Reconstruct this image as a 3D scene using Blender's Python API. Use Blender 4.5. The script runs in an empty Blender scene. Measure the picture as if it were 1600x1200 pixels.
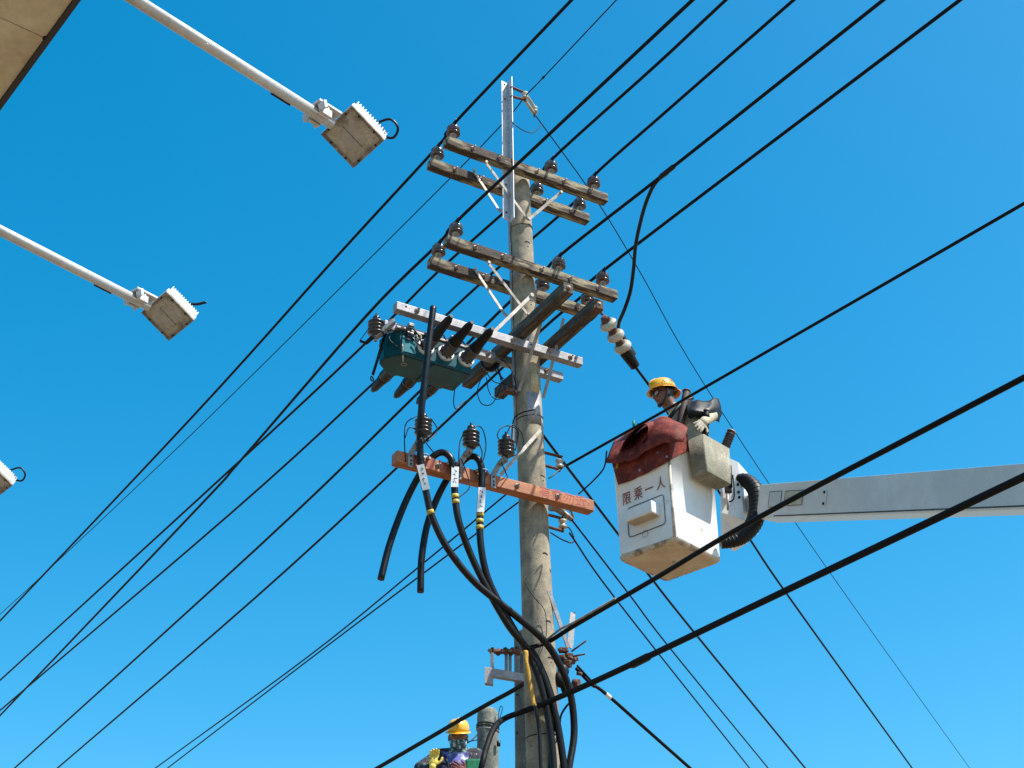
import bpy, bmesh, math, random
from mathutils import Vector as V, Matrix as M
random.seed(7)
S = bpy.context.scene
COL = S.collection
R = math.radians

# ---------------------------------------------------------------- camera
PITCH, ROLL, FPX = R(31), R(-0.8), 2310.0
CAM = V((0, 0, 1.6))
FWD = V((0, math.cos(PITCH), math.sin(PITCH)))
_U0 = V((0, -math.sin(PITCH), math.cos(PITCH))); _R0 = V((1, 0, 0))
RGT = _R0 * math.cos(ROLL) + _U0 * math.sin(ROLL)
UPV = _U0 * math.cos(ROLL) - _R0 * math.sin(ROLL)
cd = bpy.data.cameras.new('camera'); cam = bpy.data.objects.new('camera', cd); COL.objects.link(cam)
cd.sensor_width = 36; cd.lens = 36 * FPX / 1600; cd.clip_end = 3000; cd.clip_start = 0.05
mw = M((RGT, UPV, -FWD)).transposed().to_4x4(); mw.translation = CAM
cam.matrix_world = mw
S.camera = cam

# ---------------------------------------------------------------- sky, sun, exposure
SUN_AZ, SUN_EL = R(112), R(58)
w = bpy.data.worlds.new('World'); S.world = w; w.use_nodes = True
nt = w.node_tree; bg = nt.nodes['Background']
sky = nt.nodes.new('ShaderNodeTexSky'); sky.sky_type = 'NISHITA'; sky.sun_disc = False
sky.sun_elevation = SUN_EL; sky.sun_rotation = SUN_AZ
sky.air_density = 1.0; sky.dust_density = 1.15; sky.ozone_density = 2.0; sky.altitude = 50
hs = nt.nodes.new('ShaderNodeHueSaturation'); hs.inputs['Saturation'].default_value = 1.5; hs.inputs['Hue'].default_value = 0.480
nt.links.new(sky.outputs[0], hs.inputs['Color']); nt.links.new(hs.outputs[0], bg.inputs['Color'])
bg.inputs['Strength'].default_value = 0.133
sd = bpy.data.lights.new('sun', 'SUN'); sd.energy = 4.8; sd.angle = R(0.5); sd.color = (1, 0.95, 0.87)
sun = bpy.data.objects.new('sun', sd); COL.objects.link(sun)
SUNV = V((math.sin(SUN_AZ) * math.cos(SUN_EL), math.cos(SUN_AZ) * math.cos(SUN_EL), math.sin(SUN_EL)))
sun.rotation_euler = SUNV.to_track_quat('Z', 'Y').to_euler(); sun.location = SUNV * 40
S.view_settings.view_transform = 'Standard'; S.view_settings.look = 'None'
S.view_settings.exposure = 0.8; S.view_settings.gamma = 1.0

# ---------------------------------------------------------------- measuring helpers: pixel of the photograph + one known distance -> a place in the world
def ray(px, py): return FWD + RGT * ((px - 800) / FPX) + UPV * ((600 - py) / FPX)
def PY(px, py, y):
    d = ray(px, py); return CAM + d * (y / d.y)
def PZ(px, py, z):
    d = ray(px, py); return CAM + d * ((z - CAM.z) / d.z)
def PIX(p):
    q = p - CAM; return (800 + FPX * q.dot(RGT) / q.dot(FWD), 600 - FPX * q.dot(UPV) / q.dot(FWD))
A0 = PY(850, 1190, 11); A1 = PY(811, 275, 11)
SL = (A1 - A0) / (A1.z - A0.z)
def ax(z): return A0 + SL * (z - A0.z)          # the pole's axis at a height
AZ = R(30.5)
U = V((math.cos(AZ), math.sin(AZ), 0)); W = V((-math.sin(AZ), math.cos(AZ), 0)); Z = V((0, 0, 1))
def _pl(px, py, n, off):
    d = ray(px, py)
    a = (d - SL * d.z).dot(n); b = (CAM - A0 - SL * (CAM.z - A0.z)).dot(n)
    return CAM + d * ((off - b) / a)
def PW(px, py, off): return _pl(px, py, W, off)   # on the upright plane across the line, off metres beyond the pole
def PU(px, py, off): return _pl(px, py, U, off)   # on the upright plane along the line
def uwz(u, w_, z): return ax(z) + U * u + W * w_

# ---------------------------------------------------------------- materials
def mat(name, col, rough=0.6, metal=0.0, var=0.25, scale=6.0, col2=None, mix=(0.45, 0.65), bump=0.15, bscale=60.0, stretch=(1, 1, 1), spec=0.5, coat=0.0, streak=None):
    m = bpy.data.materials.new(name); m.use_nodes = True
    t = m.node_tree; b = t.nodes['Principled BSDF']
    tc = t.nodes.new('ShaderNodeTexCoord'); mp = t.nodes.new('ShaderNodeMapping'); mp.inputs['Scale'].default_value = stretch
    t.links.new(tc.outputs['Object'], mp.inputs['Vector'])
    n1 = t.nodes.new('ShaderNodeTexNoise'); n1.inputs['Scale'].default_value = scale; n1.inputs['Detail'].default_value = 7; n1.inputs['Roughness'].default_value = 0.65
    t.links.new(mp.outputs[0], n1.inputs['Vector'])
    rp = t.nodes.new('ShaderNodeValToRGB'); rp.color_ramp.elements[0].position = mix[0]; rp.color_ramp.elements[1].position = mix[1]
    c2 = col2 or tuple(c * (1 - var) for c in col)
    rp.color_ramp.elements[0].color = (*c2, 1); rp.color_ramp.elements[1].color = (*col, 1)
    t.links.new(n1.outputs['Fac'], rp.inputs['Fac'])
    out = rp.outputs['Color']
    n2 = t.nodes.new('ShaderNodeTexNoise'); n2.inputs['Scale'].default_value = bscale; n2.inputs['Detail'].default_value = 5
    t.links.new(mp.outputs[0], n2.inputs['Vector'])
    mr = t.nodes.new('ShaderNodeMapRange'); mr.inputs['From Min'].default_value = 0.3; mr.inputs['From Max'].default_value = 0.7
    mr.inputs['To Min'].default_value = 1 - var; mr.inputs['To Max'].default_value = 1 + var * 0.5
    t.links.new(n2.outputs['Fac'], mr.inputs['Value'])
    mx = t.nodes.new('ShaderNodeMix'); mx.data_type = 'RGBA'; mx.blend_type = 'MULTIPLY'; mx.inputs['Factor'].default_value = 1.0
    t.links.new(out, mx.inputs['A']); t.links.new(mr.outputs[0], mx.inputs['B']); out = mx.outputs['Result']
    if streak:                                   # (colour, scale vector, low, high): stains with a shape of their own
        sc, sv, lo, hi = streak
        mp2 = t.nodes.new('ShaderNodeMapping'); mp2.inputs['Scale'].default_value = sv
        t.links.new(tc.outputs['Object'], mp2.inputs['Vector'])
        n3 = t.nodes.new('ShaderNodeTexNoise'); n3.inputs['Scale'].default_value = 1; n3.inputs['Detail'].default_value = 6; n3.inputs['Roughness'].default_value = 0.7
        t.links.new(mp2.outputs[0], n3.inputs['Vector'])
        r3 = t.nodes.new('ShaderNodeMapRange'); r3.inputs['From Min'].default_value = lo; r3.inputs['From Max'].default_value = hi
        t.links.new(n3.outputs['Fac'], r3.inputs['Value'])
        m3 = t.nodes.new('ShaderNodeMix'); m3.data_type = 'RGBA'; t.links.new(r3.outputs[0], m3.inputs['Factor'])
        t.links.new(out, m3.inputs['A']); m3.inputs['B'].default_value = (*sc, 1); out = m3.outputs['Result']
    t.links.new(out, b.inputs['Base Color'])
    rr = t.nodes.new('ShaderNodeMapRange'); rr.inputs['To Min'].default_value = max(0.03, rough - 0.12); rr.inputs['To Max'].default_value = min(1, rough + 0.12)
    t.links.new(n1.outputs['Fac'], rr.inputs['Value']); t.links.new(rr.outputs[0], b.inputs['Roughness'])
    b.inputs['Metallic'].default_value = metal; b.inputs['Specular IOR Level'].default_value = spec
    if coat: b.inputs['Coat Weight'].default_value = coat
    if bump:
        bp = t.nodes.new('ShaderNodeBump'); bp.inputs['Strength'].default_value = bump; bp.inputs['Distance'].default_value = 0.01
        t.links.new(n2.outputs['Fac'], bp.inputs['Height']); t.links.new(bp.outputs[0], b.inputs['Normal'])
    return m
X = {}
X['concrete'] = mat('pole concrete', (0.34, 0.285, 0.20), 0.92, col2=(0.20, 0.175, 0.13), scale=9, mix=(0.40, 0.60), stretch=(1, 1, 0.9), bump=0.3, bscale=110, var=0.25, streak=((0.10, 0.09, 0.068), (9, 9, 2.2), 0.56, 0.76))
X['concrete_old'] = mat('old grey concrete', (0.22, 0.225, 0.19), 0.9, col2=(0.12, 0.13, 0.11), scale=6, bump=0.5, bscale=40, var=0.3, streak=((0.06, 0.065, 0.055), (18, 18, 1.4), 0.5, 0.7))
X['plaster'] = mat('pale mortar patch', (0.62, 0.50, 0.29), 0.9, var=0.25, bump=0.4)
X['wood'] = mat('weathered timber', (0.31, 0.265, 0.165), 0.85, col2=(0.040, 0.024, 0.016), scale=2.6, mix=(0.49, 0.61), stretch=(1, 5, 5), bump=0.7, bscale=22, var=0.45, streak=((0.06, 0.042, 0.03), (3, 40, 40), 0.55, 0.7))
X['wood_dark'] = mat('grey brown timber', (0.17, 0.145, 0.10), 0.85, col2=(0.042, 0.031, 0.021), scale=2.5, stretch=(1, 9, 9), bump=0.7, bscale=22, var=0.45, streak=((0.06, 0.042, 0.03), (3, 40, 40), 0.55, 0.7))
X['galv'] = mat('galvanised steel', (0.34, 0.335, 0.35), 0.55, 0.35, var=0.25, scale=9, col2=(0.24, 0.235, 0.245), bump=0.08, streak=((0.24, 0.2, 0.17), (6, 30, 30), 0.6, 0.8))
X['galv_bright'] = mat('bright zinc steel', (0.60, 0.61, 0.63), 0.45, 0.3, var=0.15, scale=7, col2=(0.46, 0.47, 0.49), bump=0.06)
X['galv_dull'] = mat('dull zinc steel', (0.36, 0.37, 0.37), 0.6, 0.3, var=0.25, scale=12, col2=(0.24, 0.24, 0.24), bump=0.1)
X['strap'] = mat('pale zinc strap', (0.50, 0.46, 0.40), 0.6, 0.15, var=0.25, scale=14, col2=(0.30, 0.26, 0.21), bump=0.1)
X['rust'] = mat('rusty iron', (0.20, 0.085, 0.045), 0.85, 0.1, col2=(0.085, 0.042, 0.028), scale=25, bump=0.4)
X['bolt'] = mat('bolt steel', (0.40, 0.36, 0.32), 0.55, 0.5, col2=(0.2, 0.14, 0.1), scale=40)
X['black'] = mat('black cable sheath', (0.007, 0.007, 0.008), 0.38, var=0.3, scale=20, bump=0.05, spec=0.28)
X['wire'] = mat('weathered conductor cover', (0.005, 0.005, 0.006), 0.6, var=0.3, scale=10, bump=0.0, spec=0.15)
X['rubber'] = mat('black rubber', (0.008, 0.008, 0.009), 0.5, var=0.3, scale=12, bump=0.1, spec=0.25)
X['brownporc'] = mat('brown glazed porcelain', (0.115, 0.042, 0.032), 0.22, var=0.3, scale=14, col2=(0.06, 0.03, 0.028), bump=0.02, coat=0.4)
X['greyporc'] = mat('grey brown glazed porcelain', (0.115, 0.085, 0.075), 0.25, var=0.3, scale=14, col2=(0.05, 0.04, 0.04), bump=0.02, coat=0.4)
X['pinmetal'] = mat('insulator pin cement', (0.40, 0.37, 0.32), 0.75, 0.1, var=0.3, scale=30, col2=(0.22, 0.18, 0.15))
X['creamporc'] = mat('cream porcelain', (0.56, 0.53, 0.44), 0.3, var=0.2, scale=10, col2=(0.40, 0.36, 0.27), bump=0.02, coat=0.3)
X['teal'] = mat('teal green enamel', (0.001, 0.085, 0.115), 0.38, var=0.2, scale=5, col2=(0.001, 0.045, 0.056), bump=0.04, spec=0.25, streak=((0.02, 0.05, 0.045), (9, 9, 3), 0.62, 0.75))
X['teal_tag'] = mat('bright teal plate', (0.004, 0.17, 0.23), 0.5, var=0.15, spec=0.2)
X['greyflange'] = mat('white grey flange', (0.62, 0.63, 0.63), 0.45, 0.15, var=0.2, scale=20)
X['greypoly'] = mat('grey polymer sheds', (0.075, 0.07, 0.07), 0.4, var=0.2, scale=20)
X['blackporc'] = mat('black polymer sheds', (0.022, 0.022, 0.027), 0.28, var=0.3, scale=20, coat=0.2)
X['orange'] = mat('faded orange arm paint', (0.47, 0.168, 0.055), 0.6, var=0.25, scale=4, col2=(0.31, 0.10, 0.036), bump=0.2, stretch=(1, 4, 4), bscale=30, streak=((0.22, 0.07, 0.05), (5, 22, 22), 0.58, 0.74))
X['redpaint'] = mat('red lettering', (0.42, 0.045, 0.04), 0.6, var=0.35, scale=40, bump=0)
X['redpaint2'] = mat('worn red lettering', (0.55, 0.07, 0.05), 0.6, var=0.4, scale=40, bump=0)
X['white'] = mat('white tag', (0.82, 0.82, 0.80), 0.5, var=0.08, bump=0)
X['ink'] = mat('dark ink', (0.03, 0.03, 0.05), 0.6, bump=0)
X['yellow'] = mat('yellow tape', (0.58, 0.38, 0.03), 0.5, var=0.25, scale=18)
X['yellow_worn'] = mat('worn yellow plastic', (0.55, 0.32, 0.02), 0.65, var=0.3, scale=12, col2=(0.40, 0.21, 0.02), streak=((0.05, 0.04, 0.025), (24, 24, 12), 0.58, 0.68))
X['bucketwhite'] = mat('white fibreglass', (0.82, 0.82, 0.80), 0.35, var=0.06, scale=3, col2=(0.74, 0.74, 0.71), bump=0.05, coat=0.2, streak=((0.34, 0.28, 0.21), (9, 9, 4), 0.61, 0.76))
X['bounce_tan'] = mat('stained bounce-tinted underside', (0.60, 0.52, 0.40), 0.7, col2=(0.48, 0.39, 0.28), scale=3.5, var=0.12, bump=0.05, streak=((0.25, 0.19, 0.13), (5, 5, 5), 0.62, 0.78))  # warm ground bounce painted into the tan; the darker streaks are stains
X['grime'] = mat('scuffed grimy corner', (0.56, 0.50, 0.40), 0.8, col2=(0.16, 0.12, 0.09), scale=9, mix=(0.36, 0.54), bump=0.4)
X['mastic'] = mat('dark cracked sealant', (0.12, 0.105, 0.09), 0.8, col2=(0.04, 0.035, 0.03), scale=40, bump=0.3)
X['boom'] = mat('light grey boom paint', (0.66, 0.665, 0.635), 0.42, var=0.07, scale=2, col2=(0.57, 0.575, 0.545), bump=0.03, coat=0.15, streak=((0.34, 0.29, 0.23), (5, 5, 5), 0.66, 0.8))
X['panelgrey'] = mat('grey cover plate', (0.52, 0.54, 0.53), 0.5, var=0.1)
X['panelcream'] = mat('worn cream sticker', (0.52, 0.50, 0.38), 0.6, var=0.25, scale=20)
X['mat_red'] = mat('red rubber blanket', (0.25, 0.052, 0.036), 0.68, var=0.3, scale=9, col2=(0.13, 0.025, 0.019), bump=0.35, bscale=35, spec=0.15, streak=((0.55, 0.25, 0.2), (18, 18, 18), 0.68, 0.78))
X['toolbox'] = mat('dusty beige canvas box', (0.30, 0.28, 0.205), 0.85, col2=(0.19, 0.175, 0.125), scale=9, bump=0.35, bscale=70, streak=((0.12, 0.11, 0.085), (14, 14, 9), 0.6, 0.74))
X['lamppaint'] = mat('white grey lamp paint', (0.58, 0.585, 0.58), 0.45, 0.1, var=0.12, scale=6, bump=0.05)
X['lampface'] = mat('dusty lamp glass', (0.49, 0.48, 0.43), 0.4, var=0.2, scale=8, col2=(0.38, 0.365, 0.315), bump=0.05, streak=((0.20, 0.20, 0.19), (9, 9, 9), 0.5, 0.62))
X['lampled'] = mat('grey led board', (0.43, 0.435, 0.41), 0.4, var=0.15, scale=20, bump=0.03)
X['lamprim'] = mat('rusty lamp rim', (0.34, 0.32, 0.28), 0.7, col2=(0.16, 0.135, 0.105), scale=25, bump=0.2)
X['soffit'] = mat('stained beige panel', (0.62, 0.58, 0.45), 0.7, var=0.1, scale=2.2, col2=(0.51, 0.45, 0.33), bump=0.05, bscale=25, streak=((0.27, 0.21, 0.14), (3.2, 3.2, 3.2), 0.56, 0.76))
X['trimblack'] = mat('dark edge trim', (0.03, 0.028, 0.03), 0.6)
X['trimwhite'] = mat('white edge strip', (0.75, 0.75, 0.74), 0.5)
X['helmet'] = mat('yellow helmet shell', (0.85, 0.43, 0.015), 0.3, var=0.1, scale=8, coat=0.5, bump=0)
X['helmet_orange'] = mat('orange helmet liner', (0.75, 0.20, 0.02), 0.5)
X['skin'] = mat('tanned skin', (0.21, 0.095, 0.055), 0.6, var=0.15, scale=25)
X['hair'] = mat('dark hair', (0.012, 0.01, 0.009), 0.5)
X['jacket_cream'] = mat('cream work jacket', (0.50, 0.45, 0.33), 0.85, var=0.2, scale=14, bump=0.4)
X['jacket_navy'] = mat('patterned navy shirt', (0.016, 0.018, 0.028), 0.8, col2=(0.34, 0.36, 0.34), scale=26, mix=(0.36, 0.41), var=0.2, bump=0.3)
X['vest_blue'] = mat('purple blue shirt front', (0.10, 0.10, 0.33), 0.8, col2=(0.42, 0.48, 0.60), scale=12, mix=(0.40, 0.47), var=0.25, bump=0.3)
X['trousers'] = mat('grey work trousers', (0.08, 0.085, 0.10), 0.85, bump=0.3)
X['glove_cream'] = mat('pale leather glove', (0.33, 0.285, 0.21), 0.75, var=0.3, scale=30, bump=0.3)
X['glove_yellow'] = mat('yellow glove', (0.80, 0.60, 0.10), 0.7, var=0.2, scale=30, bump=0.3)
X['glove_maroon'] = mat('maroon glove', (0.20, 0.05, 0.05), 0.7, bump=0.2)
X['mask'] = mat('patterned teal face mask', (0.025, 0.075, 0.085), 0.8, col2=(0.42, 0.47, 0.46), scale=26, mix=(0.43, 0.49), var=0.2, bump=0.2)
X['lens'] = mat('grey safety lens', (0.22, 0.25, 0.28), 0.08, var=0.1, bump=0, coat=1.0)
X['stick'] = mat('dark brown stick', (0.06, 0.032, 0.022), 0.7, var=0.3, scale=15)
X['green'] = mat('green cloth', (0.01, 0.22, 0.10), 0.7)
X['asphalt'] = mat('sunlit pale paving', (0.215, 0.15, 0.085), 0.95, var=0.2, scale=0.6, col2=(0.17, 0.12, 0.07), bump=0.3, bscale=30)
X['hole'] = mat('dark hole', (0.012, 0.011, 0.010), 0.95, bump=0)

# ---------------------------------------------------------------- mesh helpers
def basis(d, up=Z):
    d = d.normalized()
    if abs(d.dot(up)) > 0.97: up = V((1, 0, 0)) if abs(d.x) < 0.9 else V((0, 1, 0))
    s = d.cross(up).normalized(); return d, s, s.cross(d).normalized()
class MB:
    def __init__(self): self.v = []; self.f = []; self.sm = []
    def add(self, vs, fs, smooth=False):
        o = len(self.v); self.v += [V(p) for p in vs]; self.f += [[i + o for i in f] for f in fs]; self.sm += [smooth] * len(fs); return self
    def box(self, c, a, b, n, bev=0.0):          # centre and three half-axis vectors
        c, a, b, n = V(c), V(a), V(b), V(n)
        if bev <= 0:
            vs = [c + a * i + b * j + n * k for i in (-1, 1) for j in (-1, 1) for k in (-1, 1)]
            return self.add(vs, [(0, 1, 3, 2), (4, 6, 7, 5), (0, 4, 5, 1), (2, 3, 7, 6), (0, 2, 6, 4), (1, 5, 7, 3)])
        la, lb, ln = a.length, b.length, n.length; e = [a / la, b / lb, n / ln]; L = [la, lb, ln]
        bev = min(bev, 0.45 * min(L))
        bm = bmesh.new(); bmesh.ops.create_cube(bm, size=2)
        for q in bm.verts: q.co = V([q.co[i] * L[i] for i in range(3)])
        bmesh.ops.bevel(bm, geom=bm.edges[:], offset=bev, segments=2, affect='EDGES', profile=0.6)
        bm.verts.index_update()
        self.add([c + e[0] * q.co.x + e[1] * q.co.y + e[2] * q.co.z for q in bm.verts], [[q.index for q in f.verts] for f in bm.faces])
        bm.free(); return self
    def bar(self, p, q, wd, th, up=Z, bev=0.0):  # rectangular bar: wd along side, th along up
        p, q = V(p), V(q); d, s, u = basis(q - p, up)
        return self.box((p + q) / 2, (q - p) / 2, s * wd / 2, u * th / 2, bev)
    def tube(self, pts, r, seg=8, cap=True):
        pts = [V(p) for p in pts]; n = len(pts)
        rs = r if isinstance(r, (list, tuple)) else [r] * n
        vs = []; prev = None
        for i, p in enumerate(pts):
            d = (pts[min(i + 1, n - 1)] - pts[max(i - 1, 0)])
            if d.length < 1e-9: d = Z
            d = d.normalized()
            if prev is None: _, s, u = basis(d)
            else:
                s = prev - d * prev.dot(d); s = s.normalized(); u = s.cross(d)
            prev = s
            vs += [p + (s * math.cos(2 * math.pi * k / seg) + u * math.sin(2 * math.pi * k / seg)) * rs[i] for k in range(seg)]
        fs = [(i * seg + k, i * seg + (k + 1) % seg, (i + 1) * seg + (k + 1) % seg, (i + 1) * seg + k) for i in range(n - 1) for k in range(seg)]
        self.add(vs, fs, True)
        if cap:
            o = len(self.v) - len(vs)
            self.f.append([o + k for k in range(seg)][::-1]); self.f.append([o + (n - 1) * seg + k for k in range(seg)]); self.sm += [False, False]
        return self
    def lathe(self, prof, o, axis=Z, seg=20, ref=None):      # prof: (radius, height)
        o = V(o); d, s, u = basis(V(axis), ref or Z)
        vs = []; n = len(prof)
        for r, h in prof: vs += [o + d * h + (s * math.cos(2 * math.pi * k / seg) + u * math.sin(2 * math.pi * k / seg)) * max(r, 1e-4) for k in range(seg)]
        fs = [(i * seg + k, i * seg + (k + 1) % seg, (i + 1) * seg + (k + 1) % seg, (i + 1) * seg + k) for i in range(n - 1) for k in range(seg)]
        self.add(vs, fs, True); b = len(self.v) - len(vs)
        self.f.append([b + k for k in range(seg)][::-1]); self.f.append([b + (n - 1) * seg + k for k in range(seg)]); self.sm += [False, False]
        return self
    def torus(self, c, axis, Rr, r, seg=28, sec=6, a0=0, a1=2 * math.pi):
        d, s, u = basis(V(axis)); c = V(c); full = abs(a1 - a0) > 6.28
        pts = [c + (s * math.cos(a0 + (a1 - a0) * k / seg) + u * math.sin(a0 + (a1 - a0) * k / seg)) * Rr for k in range(seg + 1)]
        return self.tube(pts, r, sec, not full)
    def ell(self, c, a, b, n, seg=16, rings=10):             # ellipsoid
        c, a, b, n = V(c), V(a), V(b), V(n); vs = []
        for i in range(rings + 1):
            t = math.pi * i / rings
            for k in range(seg):
                p = 2 * math.pi * k / seg
                vs.append(c + a * (math.sin(t) * math.cos(p)) + b * (math.sin(t) * math.sin(p)) + n * math.cos(t))
        fs = [(i * seg + k, (i + 1) * seg + k, (i + 1) * seg + (k + 1) % seg, i * seg + (k + 1) % seg) for i in range(rings) for k in range(seg)]
        return self.add(vs, fs, True)
    def mesh(self, name, inv=None):
        me = bpy.data.meshes.new(name)
        vs = [inv @ p for p in self.v] if inv is not None else self.v
        me.from_pydata([tuple(p) for p in vs], [], self.f); me.polygons.foreach_set('use_smooth', self.sm); me.update()
        bm = bmesh.new(); bm.from_mesh(me); bmesh.ops.recalc_face_normals(bm, faces=bm.faces[:]); bm.to_mesh(me); bm.free()
        return me
def tag(o, label=None, cat=None, group=None, kind=None):
    for k, x in (('label', label), ('category', cat), ('group', group), ('kind', kind)):
        if x: o[k] = x
    return o
def frame(o, a=None, b=None, n=None):
    m = M((a, b, n)).transposed().to_4x4() if a else M.Identity(4)
    m.translation = V(o); return m
def thing(name, label, cat, mtx=None, group=None):
    o = bpy.data.objects.new(name, None); COL.objects.link(o); o.empty_display_size = 0.1
    o.matrix_world = mtx if mtx is not None else M.Identity(4)
    o['_m'] = 1; XF[o.name] = (mtx.copy() if mtx is not None else M.Identity(4))
    del o['_m']
    return tag(o, label, cat, group)
XF = {}
def part(mb, name, m, parent, world=True, label=None, kind=None):
    base = XF[parent.name]
    me = mb.mesh(name, base.inverted() if world else None); me.materials.append(X[m])
    o = bpy.data.objects.new(name, me); COL.objects.link(o); o.parent = parent
    XF[o.name] = base
    return tag(o, label, kind=kind)
def solo(mb, name, m, label, cat, origin, group=None, kind=None):
    mt = frame(origin); me = mb.mesh(name, mt.inverted()); me.materials.append(X[m])
    o = bpy.data.objects.new(name, me); COL.objects.link(o); o.matrix_world = mt; XF[o.name] = mt
    return tag(o, label, cat, group, kind)
def children(o): return [c for c in bpy.data.objects if c.parent == o]
def copy_tree(o, mtx=None, parent=None):
    c = o.copy(); COL.objects.link(c); c.parent = parent
    if mtx is not None: c.matrix_world = mtx; XF[c.name] = mtx.copy()
    for ch in KIDS[o.name]: copy_tree(ch, None, c)
    return c
KIDS = {}
def index_kids(o):
    KIDS[o.name] = children(o)
    for c in KIDS[o.name]: index_kids(c)
def spline(pts, sub=8):                                       # Catmull-Rom through the points
    pts = [V(p) for p in pts]; P = [pts[0] * 2 - pts[1]] + pts + [pts[-1] * 2 - pts[-2]]; out = []
    for i in range(1, len(P) - 2):
        p0, p1, p2, p3 = P[i - 1], P[i], P[i + 1], P[i + 2]
        for k in range(sub):
            t = k / sub
            out.append(0.5 * ((2 * p1) + (p2 - p0) * t + (2 * p0 - 5 * p1 + 4 * p2 - p3) * t * t + (3 * p1 - p0 - 3 * p2 + p3) * t ** 3))
    out.append(pts[-1]); return out
def lettering(body, size, name, m, parent, o, xdir, ydir, ext=0.001, label=None, shear=0.0, tall=1.0):
    c = bpy.data.curves.new(name, 'FONT'); c.body = body; c.size = size; c.extrude = ext; c.align_x = 'CENTER'; c.align_y = 'CENTER'; c.shear = shear
    t = bpy.data.objects.new(name, c); COL.objects.link(t)
    me = bpy.data.meshes.new_from_object(t.evaluated_get(bpy.context.evaluated_depsgraph_get()))
    bpy.data.objects.remove(t)
    xd = V(xdir).normalized(); yd = V(ydir).normalized()
    mt = frame(o, xd, yd * tall, xd.cross(yd)); me.transform(XF[parent.name].inverted() @ mt)
    me.materials.clear(); me.materials.append(X[m])
    ob = bpy.data.objects.new(name, me); COL.objects.link(ob); ob.parent = parent; XF[ob.name] = XF[parent.name]
    return tag(ob, label)

# ================================================================ the setting
g = MB().add([(-1500, -1500, 0), (1500, -1500, 0), (1500, 1500, 0), (-1500, 1500, 0)], [(0, 1, 2, 3)])
solo(g, 'ground', 'asphalt', None, None, (0, 0, 0), kind='structure')

# ---------------------------------------------------------------- canopy with stained soffit panels, top left
CZ = 6.6
E0, E1 = PZ(120, 0, CZ), PZ(0, 165, CZ)
CD = (E1 - E0); CD.z = 0; CD.normalize()                     # along the edge, away from the camera
CN = V((CD.y, -CD.x, 0));
if CN.x > 0: pass
else: CN = -CN                                               # out of the canopy, towards the wires
cm = frame(E0 - Z * CZ)
can = thing('canopy', 'beige flat canopy with stained soffit panels and black edge in the upper corner', 'canopy', cm)
seam = PZ(75, 62, CZ); s0 = (seam - E0).dot(CD)
edges = [s0 - 3.6, s0 - 1.8, s0, s0 + 1.8, s0 + 3.6, s0 + 5.4, s0 + 7.2]
for i in range(len(edges) - 1):
    a, b = edges[i] + 0.003, edges[i + 1] - 0.003
    mb = MB().box(E0 + CD * (a + b) / 2 - CN * 1.81 + Z * 0.02, CD * (b - a) / 2, CN * 1.795, Z * 0.02, 0.004)
    part(mb, 'soffit_panel', 'soffit', can)
cs, ce = edges[0], edges[-1]; cmid = E0 + CD * (cs + ce) / 2
part(MB().box(cmid - CN * 1.8 + Z * 0.25, CD * (ce - cs) / 2, CN * 1.79, Z * 0.205), 'roof_slab', 'trimwhite', can)
part(MB().box(cmid - CN * 0.0 + Z * 0.235, CD * (ce - cs) / 2, CN * 0.014, Z * 0.245, 0.004), 'edge_trim', 'trimblack', can)
part(MB().box(cmid + CN * 0.0185 + Z * 0.27, CD * (ce - cs) / 2, CN * 0.004, Z * 0.2), 'fascia_strip', 'trimwhite', can)
hp = PZ(72, 60, CZ)
part(MB().lathe([(0.016, 0), (0.016, 0.006)], hp - Z * 0.006, Z, 14), 'drain_hole', 'hole', can)
for t in (cs + 0.8, ce - 0.8):
    c0 = E0 + CD * t - CN * 3.0; c0.z = 0
    part(MB().box(c0 + Z * CZ / 2, CD * 0.2, CN * 0.2, Z * (CZ / 2 - 0.001), 0.02), 'column', 'soffit', can)

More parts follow.
